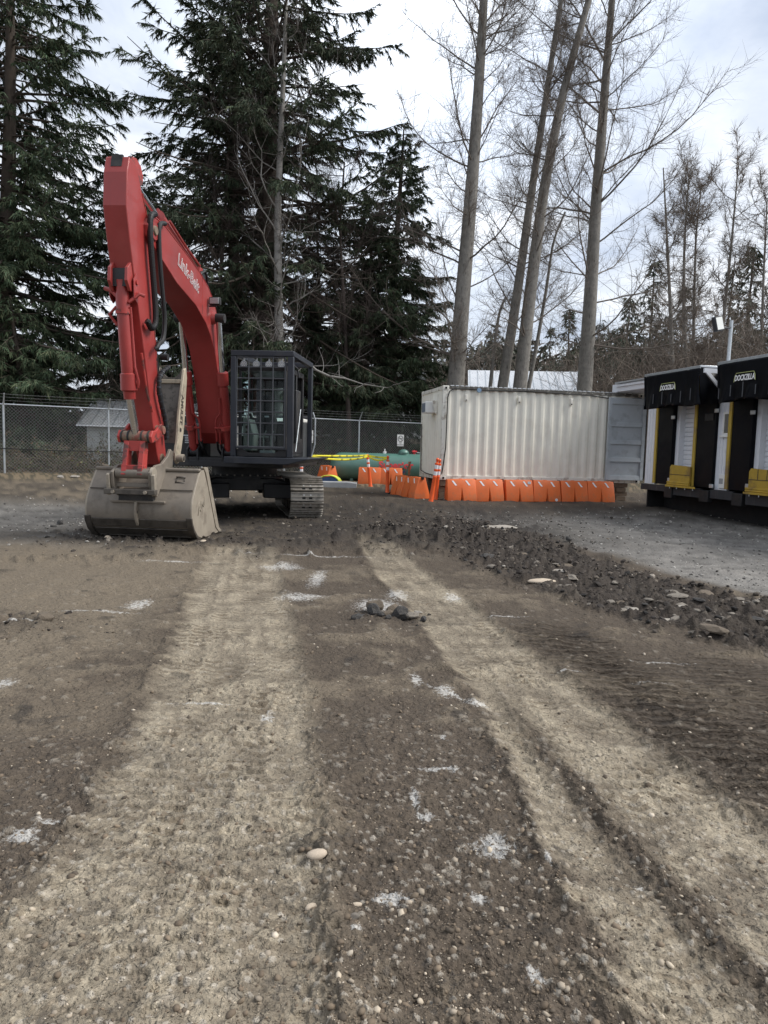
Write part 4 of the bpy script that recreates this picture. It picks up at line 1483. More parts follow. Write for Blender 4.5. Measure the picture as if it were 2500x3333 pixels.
# window and small hatch on the panel between the bays
for bay in range(2):
    b0 = BAY * bay
    wd = MB().bb(b0 + 1.95, b0 + 2.185, WY - .035, WY - .002, 1.92, 2.46).build('window', m_whitep, dock, bevel=.006)
    MB().bb(b0 + 2.0, b0 + 2.183, WY - .038, WY - .034, 1.99, 2.41).build('pane', m_glassd, wd)
    MB().bb(b0 + 1.91, b0 + 2.187, WY - .075, WY - .036, 1.895, 1.94).build('sill', m_whitep, wd, bevel=.006)
    ht_ = MB().bb(b0 + 1.93, b0 + 2.13, WY - .03, WY - .002, .76, 1.07).build('hatch', m_whitep, dock, bevel=.01)
    MB().bb(b0 + 1.95, b0 + 2.07, WY - .034, WY - .029, .86, .98).build('hatch_flap', m_conc, ht_)
# steel base beam with posts, dark panels added to blacken the gap below
for x0, x1, zb in ((-1.05, .15, .56), (.17, 1.40, .50), (1.75, 2.50, .52), (2.90, 4.1, .47), (4.55, 5.3, .5), (5.7, 6.9, .47), (7.0, 9.4, .47)):
    MB().bb(x0, x1, WY - .10, WY - .02, zb, ZB - .005).build('base_beam', m_steel_dark, dock, bevel=.006)
for x in (.05, 1.42, 2.52, 4.15, 5.32):
    MB().bb(x, x + .32, WY - .14, WY - .012, .42, ZB - .03).build('bumper', m_rubber, dock, bevel=.012)
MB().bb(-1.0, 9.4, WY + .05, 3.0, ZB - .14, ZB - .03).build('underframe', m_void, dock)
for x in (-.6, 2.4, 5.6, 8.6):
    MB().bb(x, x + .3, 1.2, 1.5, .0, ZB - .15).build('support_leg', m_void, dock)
MB().bb(-1.0, 9.4, 1.15, 1.19, -.1, ZB - .15).build('shade_panel', m_void, dock)  # added dark sheet, so the open space under the dock looks shaded
MB().bb(-1.0, -.95, WY + .06, 1.14, -.1, ZB - .15).build('shade_panel', m_void, dock)

# flood light on a pole on the dock roof
lp = empty('flood_light', tuple(Vector((6.54, 17.75, 0)) + TT * 1.15 + Vector((.9777, .21, 0)) * 1.2))
tag(lp, 'flood light on a galvanised pole above the loading dock roof', 'flood light')
MB().rod((0, 0, ZT), (.015, 0, 4.63), .042, 14).build('pole', m_galv, lp)
MB().rod((.0, -.02, 4.46), (-.24, -.10, 4.44), .022, 8).build('arm', m_steel_dark, lp)
M_ = Matrix.Rotation(math.radians(-14), 3, 'Y') @ Matrix.Rotation(math.radians(25), 3, 'Z')
hd = MB().box((-.36, -.14, 4.52), (.26, .11, .34), M_).build('lamp_head', m_steel_dark, lp, bevel=.02)
MB().box(tuple(Vector((-.36, -.14, 4.52)) + M_ @ Vector((0, -.057, 0))), (.20, .01, .28), M_).build('lens', mat('lens_glass', (.75, .76, .72), .15, var=.05), hd)
MB().tube([(-.16, 0, ZT + .02), (-.1, 0, ZT + .09), (.05, .0, ZT + .12), (.2, .02, ZT + .07), (.3, .02, ZT + .01)], .012, 6).build('conduit', m_cable, lp)


# ------------------------------------------------------------------ buildings beyond the fence
def shed(name, x, y, z, rz, w, dpt, eave, ridge, m_w, m_r, label, ribs=.4):
    t = empty(name, (x, y, z), rz)
    tag(t, label, 'building')
    MB().prism([(0, -.2), (dpt, -.2), (dpt, eave), (dpt / 2, ridge - .06), (0, eave)], 'x', 0, w).build('wall', m_w, t)
    for s in (0, 1):
        y0, y1 = (-.35, dpt / 2) if s == 0 else (dpt + .35, dpt / 2)
        sl = (ridge - eave) / (dpt / 2)
        z0_ = eave - .35 * sl
        th = .05
        r = MB().add([(-.3, y0, z0_), (w + .3, y0, z0_), (w + .3, y1, ridge), (-.3, y1, ridge), (-.3, y0, z0_ + th), (w + .3, y0, z0_ + th), (w + .3, y1, ridge + th), (-.3, y1, ridge + th)],
                     [(0, 1, 2, 3), (7, 6, 5, 4), (0, 4, 5, 1), (1, 5, 6, 2), (2, 6, 7, 3), (3, 7, 4, 0)]).build('roof', m_r, t)
        rb_ = MB()
        for xx in np.arange(-.2, w + .3, ribs):
            rb_.add([(xx, y0, z0_ + th), (xx + .04, y0, z0_ + th), (xx + .04, y1, ridge + th), (xx, y1, ridge + th), (xx, y0, z0_ + th + .035), (xx + .04, y0, z0_ + th + .035), (xx + .04, y1, ridge + th + .035), (xx, y1, ridge + th + .035)],
                    [(7, 6, 5, 4), (0, 4, 5, 1), (1, 5, 6, 2), (2, 6, 7, 3), (3, 7, 4, 0)])
        rb_.build('roof_seam', m_galv, r)
    return t


sh1 = shed('storage_shed', -11.4, 27.2, .3, math.radians(8), 3.6, 4.2, 1.85, 2.75, m_siding, m_roofm, 'low white block shed with metal roof behind the left fence')
sd_ = MB()
for i in range(9):
    z_ = .22 * i
    sd_.bb(-.02, 3.62, -.006, .0, z_, z_ + .012)
sd_.build('course_line', m_conc, sh1)
t = shed('metal_roof_barn', 4.7, 38.5, .3, math.radians(-5), 6.2, 9, 3.3, 5.9, m_tan, m_roofm, 'barn with a pale ribbed metal roof behind the container', .45)
bw = empty('warehouse', (-7.0, 36.5, .3), math.radians(3))
tag(bw, 'pale ribbed metal warehouse showing between the fir trunks', 'building')
wm = mat('pale_ribbed_metal', (.62, .66, .66), .45, .3, var=.06, scale=2)
b = MB()
b.add(*corr_panel(9.0, 1.7, 5.0, .3, .04, 0))
b.build('ribbed_wall', wm, bw, sharp=20)
MB().bb(0, 9.0, -.03, .02, 0, 1.7).build('tan_base_wall', m_tan, bw)
MB().bb(-.2, 9.2, -.3, 8, 5.0, 5.12).build('roof', m_roofm, bw)
MB().bb(0, 9.0, .06, 8, 0, 4.99).build('body', m_siding, bw)

# ------------------------------------------------------------------ excavator (local x: image right, local y: away from camera = -forward)
m_xred = mat('excavator_red', (.305, .034, .030), .45, var=.18, scale=1.6, dirt=(.37, .11, .095), damt=.45, dscale=.9, dsharp=.35, streak=(.16, .028, .026), samt=.6, sscale=(14, 14, 1.1), coat=.2, bump=.03, bscale=8)
m_xred2 = mat('excavator_red_worn', (.37, .045, .038), .5, var=.18, scale=3, dirt=(.055, .035, .03), damt=.85, dscale=4.5, dsharp=.06)
m_xgrey = mat('guard_grey', (.028, .032, .042), .5, .2, var=.2, scale=4, dirt=(.06, .06, .062), damt=.4, dscale=3)
m_xbar = mat('guard_bar_grey', (.085, .09, .10), .5, .2, var=.15, scale=6)
m_xblack = mat('machine_black', (.014, .014, .016), .55, var=.3, scale=4, dirt=(.05, .045, .04), damt=.6, dscale=3)
m_chrome = mat('chrome_rod', (.62, .63, .65), .16, 1.0, var=.05)
m_bucket = mat('bucket_steel', (.20, .172, .14), .62, .15, var=.26, scale=2.5, dirt=(.10, .085, .07), damt=.6, dscale=3, dsharp=.12, streak=(.25, .16, .09), samt=.25, sscale=(2, 2, 2), bump=.2, bscale=14)
m_bside = mat('bucket_side_steel', (.31, .27, .215), .6, .1, var=.14, scale=4, dirt=(.17, .14, .11), damt=.6, dscale=3.5, bump=.15, bscale=20)
m_bdark = mat('wear_strip_steel', (.10, .088, .075), .5, .4, var=.2, scale=6, dirt=(.035, .03, .028), damt=.6, dscale=5)
m_thumb = mat('thumb_steel', (.42, .36, .27), .55, .1, var=.14, scale=4, dirt=(.15, .13, .11), damt=.6, dscale=5)
m_thumbg = mat('thumb_inner', (.15, .135, .12), .6, .1, var=.15, scale=4, dirt=(.04, .035, .03), damt=.6, dscale=7, dsharp=.06)
m_shoe = mat('track_shoe_steel', (.30, .275, .24), .42, .35, var=.2, scale=9, dirt=(.09, .08, .065), damt=.6, dscale=7)
m_bolt = mat('bright_bolt', (.55, .54, .52), .4, .6, var=.1)
m_xwhite = mat('machine_white', (.66, .65, .60), .45, var=.06, scale=3, dirt=(.40, .37, .32), damt=.3, dscale=3)
m_glass = glass_mat('cab_glass', (.80, .86, .86))
m_seat = mat('seat_fabric', (.010, .010, .011), .85, var=.2)
m_console = mat('console_grey', (.17, .18, .165), .6, var=.08)
m_lens = mat('lamp_lens', (.34, .35, .36), .2, .2, var=.15, scale=60)
m_decal = mat('decal_white', (.78, .78, .78), .45, var=.04)
m_pinrust = mat('pin_rust', (.24, .18, .13), .65, .3, var=.25, scale=9, dirt=(.28, .04, .035), damt=.6, dscale=6, dsharp=.05)
XA = math.radians(5)
XO = Vector((-3.3, 14.2, 0))
exc = empty('excavator', XO, -XA)
tag(exc, 'red tracked excavator with black caged cab and clean-up bucket resting on the dirt', 'excavator')


def fz(l):
    return [(-f, z) for f, z in l]


def L3(f, s, z):
    return (s, -f, z)


# boom
outer = [(3.72, 4.66), (3.3, 4.64), (2.45, 4.47), (1.85, 4.34), (1.42, 4.19), (1.08, 3.98), (.85, 3.66), (.60, 3.12), (.32, 2.45), (.06, 1.85), (-.06, 1.60)]
inner = [(.02, 1.46), (.30, 1.46), (.50, 1.66), (.68, 2.25), (.88, 2.80), (1.08, 3.16), (1.28, 3.38), (1.52, 3.55), (2.03, 3.76), (2.86, 3.93), (3.45, 4.14), (3.72, 4.24), (3.90, 4.36), (3.93, 4.50), (3.86, 4.60)]
bm_ = MB().prism(fz(outer + inner), 'x', -.235, .235).build('boom', m_xred, exc, bevel=.012, sharp=25)
for s in (-1, 1):   # flange edges along the top
    P_ = [L3(f, s * .225, z + .012) for f, z in outer[:-2]]
    MB().tube(P_, .014, 6).build('flange', m_xred, bm_)
    MB().tube([L3(1.18, s * .238, 3.70), L3(1.18, s * .30, 3.70)], [.115, .095], 20).build('cylinder_boss', m_xred, bm_)
    MB().tube([L3(1.18, s * .30, 3.70), L3(1.18, s * .46, 3.70)], [.085, .08], 16).build('pin_end', m_xblack, bm_)
    MB().tube([L3(3.76, s * .236, 4.46), L3(3.76, s * .262, 4.46)], [.135, .13], 20).build('tip_boss', m_xred, bm_)
    MB().tube([L3(3.76, s * .262, 4.46), L3(3.76, s * .285, 4.46)], [.07, .06], 14).build('pin', m_pinrust, bm_)
for f, z0, z1 in ((1.72, 3.68, 4.28),):
    MB().bb(.2352, .2385, -f - .006, -f + .006, z0, z1).build('weld_seam', m_xred2, bm_)
# name on the boom side
dirv = Vector((0, (2.45 - 1.62) * 1.0, 0))
a_, b_ = Vector(L3(2.95, .2375, 4.34)), Vector(L3(1.78, .2375, 4.03))
xd = (b_ - a_).normalized()
yd = Vector((0, xd.z * -1, xd.y))
yd = Vector((1, 0, 0)).cross(xd)
cpt = (a_ + b_) / 2
for off, ofs, mm in ((.002, .006, m_decal), (.0035, -.0035, mat('decal_dark', (.20, .045, .045), .5))):
    me = text_mesh('Link-Belt', .27, extrude=.0008, offset=ofs, spacing=1.0)
    put_text(me, frame(cpt + Vector((off, 0, 0)), xd, yd, (1, 0, 0)), mm, 'lettering', bm_)
# work light on the boom
wl_ = MB().box(L3(1.42, .36, 3.95), (.20, .09, .135)).build('work_light', m_xblack, bm_, bevel=.015)
MB().box(L3(1.47, .36, 3.95), (.165, .012, .10)).build('lens', m_lens, wl_, bevel=.006)
MB().box(L3(1.42, .32, 3.865), (.13, .05, .02)).build('lamp_bracket', m_xblack, wl_)
# hydraulic pipes on top of the boom
for s, h in ((.12, .05), (.05, .06), (-.08, .05)):
    MB().tube([L3(3.0, s, 4.62 + h), L3(2.45, s, 4.49 + h), L3(1.85, s, 4.36 + h), L3(1.42, s, 4.22 + h), L3(1.04, s, 4.00 + h), L3(.74, s, 3.6), L3(.4, s, 2.8)], .018, 7).build('hydraulic_pipe', m_xred, bm_)
MB().box(L3(1.62, .16, 4.34), (.14, .16, .12)).build('pipe_bracket', m_xblack, bm_, bevel=.01)
MB().tube([L3(1.75, .2, 4.33), L3(1.62, .24, 4.42), L3(1.45, .22, 4.36), L3(1.36, .2, 4.18)], .025, 8).build('hose', m_rubber, bm_)

# arm cylinder on the boom
ac_ = MB().tube([L3(1.42, 0, 4.43), L3(1.50, 0, 4.45), L3(2.95, 0, 4.84), L3(3.06, 0, 4.87)], [.06, .10, .10, .115], 18).build('arm_cylinder', m_xred, exc)
MB().rod(L3(3.06, 0, 4.87), L3(4.02, 0, 5.12), .045, 14).build('rod', m_chrome, ac_)
for s in (-.10, .10):
    MB().prism(fz([(1.25, 4.05), (1.6, 4.2), (1.52, 4.52), (1.36, 4.52)]), 'x', s - .015, s + .015).build('lug', m_xred, ac_)
MB().tube([L3(2.9, .13, 4.86), L3(2.2, .13, 4.66), L3(1.55, .13, 4.52)], .02, 7).build('pipe', m_xred, ac_)
MB().tube([L3(3.0, -.02, 5.0), L3(2.7, -.02, 4.95), L3(1.6, -.02, 4.62)], .022, 7).build('pipe', m_xred, ac_)

# arm
front = [(4.36, 5.24), (4.43, 5.02), (4.46, 4.58), (4.34, 4.09), (4.15, 3.48), (3.91, 2.72), (3.62, 1.72), (3.48, 1.30), (3.40, 1.12), (3.28, 1.06)]
back = [(3.16, 1.10), (3.14, 1.30), (3.24, 1.64), (3.33, 1.92), (3.50, 2.68), (3.57, 3.16), (3.66, 3.92), (3.72, 4.30), (3.80, 4.60), (3.97, 4.90), (4.13, 5.20)]
arm = MB().prism(fz(front + back), 'x', -.165, .165).build('arm', m_xred, exc, bevel=.012, sharp=7)
for s in (-.165, .165):
    MB().tube([L3(f, s, z) for f, z in back[2:-1]], .012, 6).build('flange', m_xred2, arm)
MB().prism(fz([(4.375, 5.10), (4.41, 5.10), (4.375, 5.262), (4.33, 5.262)]), 'x', -.075, .075).build('top_notch', m_xblack, arm)
MB().tube([L3(4.355, 0, 5.20), L3(4.392, 0, 5.20)], .068, 18).build('pin_socket', m_xblack, arm)
for s in (-.14, .14):
    MB().prism(fz([(4.05, 4.98), (3.95, 5.02), (3.93, 5.14), (4.0, 5.25), (4.14, 5.30), (4.3, 5.27), (4.3, 5.1)]), 'x', s - .022, s + .022).build('lug', m_xred2, arm)
# bucket cylinder bracket on the arm's front
for s in (-.12, .12):
    MB().prism(fz([(4.17, 3.50), (4.30, 3.50), (4.40, 3.62), (4.38, 3.80), (4.24, 3.92), (4.18, 3.85)]), 'x', s - .022, s + .022).build('bracket', m_xred, arm, bevel=.006)
for s in (-.178, .166):
    p = MB().prism(fz([(4.16, 3.36), (4.26, 3.42), (4.28, 3.66), (4.2, 3.76), (4.12, 3.7), (4.08, 3.42)]), 'x', s, s + .012).build('bracket_plate', m_xred, arm)
for f, z in ((4.19, 3.64), (4.17, 3.48)):
    MB().tube([L3(f, .178, z), L3(f, .195, z)], .035, 12).build('bolt_head', m_xred2, arm)
MB().bb(-.10, .10, -4.33, -4.2, 3.56, 3.80).build('cylinder_eye', m_xblack, arm)
MB().tube([L3(3.3, -.18, 1.2), L3(3.3, .18, 1.2)], .085, 16).build('bottom_boss', m_pinrust, arm)
MB().tube([L3(3.49, -.18, 1.64), L3(3.49, .19, 1.64)], .07, 16).build('link_boss', m_pinrust, arm)

bc = MB().tube([L3(4.28, 0, 3.66), L3(4.245, 0, 3.50), L3(4.24, 0, 3.44), L3(4.075, 0, 2.42), L3(4.072, 0, 2.40), L3(4.055, 0, 2.18), L3(4.05, 0, 2.165), L3(4.03, 0, 2.06)], [.07, .085, .095, .095, .115, .115, .085, .082], 20).build('bucket_cylinder', m_xred, exc)
MB().rod(L3(4.04, 0, 2.08), L3(3.83, 0, 1.54), .056, 16).build('rod', m_chrome, bc)
MB().tube([L3(4.23, .105, 3.3), L3(4.10, .105, 2.5), L3(4.08, .15, 2.3), L3(4.06, .13, 2.22)], .020, 8).build('pipe', m_xred, bc)
MB().tube([L3(4.24, .02, 3.36), L3(4.26, .10, 3.36), L3(4.20, .22, 3.48), L3(4.16, .28, 3.46)], .026, 8).build('pipe_elbow', m_xred, bc)
MB().tube([L3(4.27, -.05, 3.42), L3(4.25, -.16, 3.52), L3(4.22, -.26, 3.55)], .03, 8).build('pipe_stub', m_xred, bc)
MB().tube([L3(4.24, -.09, 3.3), L3(4.22, -.2, 3.2), L3(4.20, -.1, 3.06)], .022, 8).build('pipe_loop', m_xred, bc)
MB().tube([L3(4.215, 0, 3.27), L3(4.21, 0, 3.21)], .107, 20).build('clamp_band', m_xred2, bc)
MB().tube([L3(4.05, .18, 2.7), L3(3.98, .18, 2.5), L3(3.86, .175, 2.15), L3(3.7, .19, 1.9)], .018, 7).build('line', m_xred2, arm)

# hoses hanging beside the arm
H1 = [(3.72, 4.70), (3.86, 4.62), (3.88, 4.40), (3.83, 4.05), (3.75, 3.65), (3.70, 3.35), (3.72, 3.16), (3.85, 3.08), (3.98, 3.16)]
H2 = [(3.42, 4.66), (3.62, 4.58), (3.64, 4.35), (3.60, 4.0), (3.50, 3.55), (3.44, 3.25), (3.50, 2.98), (3.66, 2.88), (3.74, 2.80)]
for hh_, s, r in ((H1, .24, .038), (H2, .27, .034)):
    pts = []
    for i in range(len(hh_) - 1):
        for k in range(4):
            t_ = k / 4
            p0, p1, p2, p3 = [hh_[max(0, min(len(hh_) - 1, i + j))] for j in (-1, 0, 1, 2)]
            q_ = [.5 * (2 * p1[c] + (p2[c] - p0[c]) * t_ + (2 * p0[c] - 5 * p1[c] + 4 * p2[c] - p3[c]) * t_ ** 2 + (3 * p1[c] - p0[c] - 3 * p2[c] + p3[c]) * t_ ** 3) for c in (0, 1)]
            pts.append(L3(q_[0], s, q_[1]))
    pts.append(L3(hh_[-1][0], s - .02, hh_[-1][1]))
    ho = MB().tube(pts, r, 10).build('hydraulic_hose', m_rubber, exc)
    if r > .035:
        for i in range(0, len(pts) - 1):
            a, b2 = Vector(pts[i]), Vector(pts[i + 1])
            for t_ in (.0, .33, .66):
                c = a.lerp(b2, t_)
                dd = (b2 - a).normalized() * .012
                MB().tube([c - dd, c + dd], r + .005, 10).build('hose_ring', m_rubber, ho)
H3 = [(3.20, 2.60), (3.42, 2.52), (3.56, 2.40), (3.58, 2.22), (3.48, 2.02), (3.36, 1.84), (3.30, 1.66), (3.28, 1.50)]
pts = [L3(f, .235, z) for f, z in H3]
ho = MB().tube(pts, .034, 10).build('thumb_hose', m_rubber, exc)
for i in range(len(pts) - 1):
    for t_ in (.25, .75):
        c = Vector(pts[i]).lerp(Vector(pts[i + 1]), t_)
        dd = (Vector(pts[i + 1]) - Vector(pts[i])).normalized() * .01
        MB().tube([c - dd, c + dd], .039, 10).build('hose_wrap', m_xgrey, ho)
# thumb cylinder behind the arm (dark)
tc_ = MB().rod(L3(3.38, .03, 3.0), L3(3.02, .03, 1.9), .07, 12).build('thumb_cylinder', m_xblack, exc)
MB().rod(L3(3.02, .03, 1.9), L3(2.88, .03, 1.55), .04, 10).build('rod', m_chrome, tc_)
MB().rod(L3(3.30, .16, 2.74), L3(3.30, .27, 2.74), .05, 12).build('pivot_cap', m_xblack, tc_)

# linkage between bucket cylinder, arm and bucket
lk = MB().tube([L3(3.82, -.24, 1.53), L3(3.82, .24, 1.53)], .082, 20).build('bucket_linkage', m_pinrust, exc)
for s in (-.20, -.10, .10, .20):
    MB().tube([L3(3.82, s - .012, 1.53), L3(3.82, s + .012, 1.53)], .093, 20).build('pin_collar', m_xblack, lk)
for s in (-.255, .225):
    MB().prism(fz([(3.88, 1.44), (3.92, 1.53), (3.86, 1.62), (3.74, 1.62), (3.55, 1.73), (3.44, 1.70), (3.41, 1.60), (3.50, 1.55), (3.72, 1.47)]), 'x', s, s + .04).build('side_link', m_xred2, lk, bevel=.008)
    MB().tube([L3(3.49, s + .04, 1.64), L3(3.49, s + .055, 1.64)], .06, 14).build('pin_washer', m_pinrust, lk)
hl = MB()
for s in (-.155, .085):
    hl.prism(fz([(3.90, 1.46), (3.78, 1.46), (3.84, .98), (4.02, .98)]), 'x', s, s + .075)
hl.bb(-.158, .163, -3.90, -3.79, 1.32, 1.47)
hl.bb(-.158, .163, -3.99, -3.86, 1.0, 1.12)
hl.build('bucket_link', m_xred2, lk, bevel=.006)
MB().tube([L3(3.94, -.24, 1.0), L3(3.94, .26, 1.0)], .075, 18).build('bucket_pin', m_bucket, lk)
MB().tube([L3(3.94, .28, 1.0), L3(3.94, .32, 1.0)], [.095, .09], 18).build('pin_cap', m_bside, lk)

# bucket
BS0, BS1 = -.80, .83
sideP = [(3.30, 1.05), (3.46, 1.03), (3.58, .90), (3.70, .74), (3.79, .60), (3.82, .45), (3.79, .30), (3.70, .18), (3.56, .07), (3.38, .015), (3.10, .012), (2.80, .016), (2.60, .02), (2.56, .06), (2.72, .10), (2.98, .58)]
shell = [(3.30, 1.055), (3.46, 1.035), (3.58, .905), (3.70, .745), (3.79, .605), (3.825, .45), (3.795, .30), (3.71, .175), (3.57, .06), (3.38, .005), (3.10, .002), (2.80, .004), (2.52, .012)]


def crom(l, k=4):
    out = []
    for i in range(len(l) - 1):
        p0, p1, p2, p3 = [l[max(0, min(len(l) - 1, i + j))] for j in (-1, 0, 1, 2)]
        for q_ in range(k):
            t = q_ / k
            out.append(tuple(.5 * (2 * p1[c] + (p2[c] - p0[c]) * t + (2 * p0[c] - 5 * p1[c] + 4 * p2[c] - p3[c]) * t * t + (3 * p1[c] - p0[c] - 3 * p2[c] + p3[c]) * t ** 3) for c in (0, 1)))
    return out + [l[-1]]


shell = crom(shell)
sideP = crom(sideP[:10], 3) + sideP[10:]


def shell_in(l, d):
    out = []
    for i, p in enumerate(l):
        a = l[max(0, i - 1)]
        b2 = l[min(len(l) - 1, i + 1)]
        tx, tz = b2[0] - a[0], b2[1] - a[1]
        n = math.hypot(tx, tz)
        out.append((p[0] + tz / n * d, p[1] - tx / n * d))
    return out


inn = shell_in(shell, .03)
bk = MB().prism(fz(shell + inn[::-1]), 'x', BS0 + .03, BS1 - .03).build('bucket', m_bucket, exc, sharp=34)
for s in (BS0, BS1 - .03):
    MB().prism(fz(sideP), 'x', s, s + .03).build('side_plate', m_bside, bk, bevel=.005, sharp=20)
for s0, s1 in ((BS0 - .012, BS0 + .045), (BS1 - .045, BS1 + .012)):   # rim bar along the open side
    MB().prism(fz([(3.34, 1.09), (3.16, 1.09), (2.60, .10), (2.46, .03), (2.60, .03), (2.76, .12), (3.24, 1.0)]), 'x', s0, s1).build('side_cutter', m_bside, bk, bevel=.004)
MB().bb(BS0 + .0, BS1 + .0, -3.50, -3.40, 1.02, 1.075).build('top_rail', m_bucket, bk, bevel=.02)
MB().prism(fz([(2.62, -.002), (2.62, .03), (2.36, .036), (2.33, .006)]), 'x', BS0 - .06, BS1 + .06).build('cutting_edge', m_bdark, bk, bevel=.003)
# wear strips low on the back
for (f0, z0, f1, z1) in ((3.795, .33, 3.74, .215), (3.72, .19, 3.60, .085), (3.58, .07, 3.42, .008)):
    dx_, dz_ = f1 - f0, z1 - z0
    n = math.hypot(dx_, dz_)
    ox, oz = -dz_ / n * .028, dx_ / n * .028
    MB().prism(fz([(f0, z0), (f1, z1), (f1 + ox, z1 + oz), (f0 + ox, z0 + oz)]), 'x', BS0 + .10, BS1 - .09).build('wear_strip', m_bdark, bk, bevel=.006)
for s0 in (BS0 - .006, BS1 - .085):   # heel shrouds
    MB().prism(fz([(3.80, .36), (3.84, .36), (3.815, .26), (3.74, .15), (3.60, .04), (3.42, -.012), (3.42, .01), (3.56, .07), (3.70, .18), (3.78, .29)]), 'x', s0, s0 + .09).build('heel_shroud', m_bdark, bk, bevel=.008)
MB().bb(BS0 + .03, BS1 - .03, -3.715, -3.70, .752, .765).build('seam', m_bdark, bk)
hk = MB().prism(fz([(3.80, .62), (3.87, .58), (3.90, .44), (3.86, .30), (3.80, .22), (3.78, .26), (3.80, .44)]), 'x', -.02, .02).build('lifting_hook', m_bside, bk, bevel=.008)
MB().bb(-.0215, .0215, -3.868, -3.842, .41, .45).build('hook_hole', m_xblack, hk)
fr = MB()
for (x0, x1, z0, z1) in ((.50, .64, .935, .95), (.50, .64, .865, .88), (.50, .515, .88, .935), (.625, .64, .88, .935)):
    fr.add([L3(3.70 - (z - .745) * .75 + .012 if True else 0, x, z) for x, z in ((x0, z0), (x1, z0), (x1, z1), (x0, z1))], [(0, 1, 2, 3)])
o = fr.build('weld_frame', m_bdark, bk)
o.modifiers.new('t', 'SOLIDIFY').thickness = .012
# ears and coupler frame
for s in (-.30, .26):
    MB().prism(fz([(3.20, 1.32), (3.30, 1.36), (3.40, 1.25), (3.62, 1.14), (3.84, 1.12), (4.04, 1.02), (4.02, .84), (3.93, .70), (3.80, .66), (3.60, .84), (3.42, 1.0), (3.22, 1.06)]), 'x', s, s + .045).build('ear', m_bucket, bk, bevel=.008)
for s in (-.36, .31):
    MB().prism(fz([(4.05, .98), (4.00, 1.0), (3.90, .70), (4.02, .68)]), 'x', s, s + .05).build('gusset', m_bside, bk, bevel=.006)
MB().bb(-.38, .38, -4.08, -3.97, .70, .775).build('coupler_bar', m_bdark, bk, bevel=.008)
for s in (-.24, .24):
    MB().tube([L3(4.08, s, .735), L3(4.10, s, .735)], .026, 10).build('bar_bolt', m_bside, bk)
MB().bb(-.30, .30, -3.93, -3.84, .80, .86).build('cross_tube', m_bucket, bk, bevel=.006)
MB().bb(-.40, .43, -3.85, -3.80, .565, .60).build('mounting_pad', m_bucket, bk, bevel=.006)
MB().bb(-.26, .26, -3.86, -3.78, .60, .69).build('recess', m_xblack, bk)
# raised maker's letters on the side plate and thumb
me = text_mesh('AMI', .21, extrude=.006, offset=.004, spacing=.9)
put_text(me, frame((BS1 + .004, -3.42, .52), Vector((0, .85, .42)).normalized(), Vector((0, -.10, 1)).normalized(), (1, 0, 0)) @ Matrix.Diagonal((1.0, 1.0, 1, 1)), m_bside, 'lettering', bk)

# thumb
th = MB().prism(fz([(2.78, 1.45), (2.84, 1.45), (2.72, 2.42), (2.66, 2.42)]), 'x', -.13, .25).build('thumb', m_thumbg, exc, bevel=.004)
tp = [(2.98, 1.12), (3.06, 1.18), (3.07, 1.30), (2.98, 1.50), (2.92, 1.90), (2.80, 2.30), (2.70, 2.62), (2.62, 2.66), (2.58, 2.50), (2.64, 2.10), (2.70, 1.70), (2.82, 1.36), (2.90, 1.16)]
for s in (-.165, .25):
    MB().prism(fz(tp), 'x', s, s + .042).build('side_plate', m_thumb, th, bevel=.008, sharp=20)
MB().bb(-.12, .248, -2.75, -2.62, 2.40, 2.46).build('top_bar', m_thumb, th, bevel=.006)
MB().prism([(-.123, 2.46), (.25, 2.46), (.25, 2.68), (.20, 2.56), (.12, 2.50), (.0, 2.50), (-.07, 2.56), (-.123, 2.66)], 'y', -2.67, -2.645).build('claw_plate', m_thumbg, th)
MB().tube([L3(3.0, .27, 1.22), L3(3.0, .40, 1.22)], [.062, .06], 18).build('pivot_pin', m_bside, th)
MB().tube([L3(3.0, .40, 1.22), L3(3.0, .412, 1.22)], [.045, .04], 14).build('pin_centre', m_bdark, th)
MB().tube([L3(2.86, .2925, 1.66), L3(2.86, .294, 1.66)], .035, 14).build('plate_hole', m_xblack, th)
me = text_mesh('AMULET', .125, extrude=.003, offset=.003)
put_text(me, frame((.294, -2.815, 1.98), Vector((0, -.16, -1)).normalized(), Vector((0, 1, -.16)).normalized(), (1, 0, 0)), m_bdark, 'lettering', th)

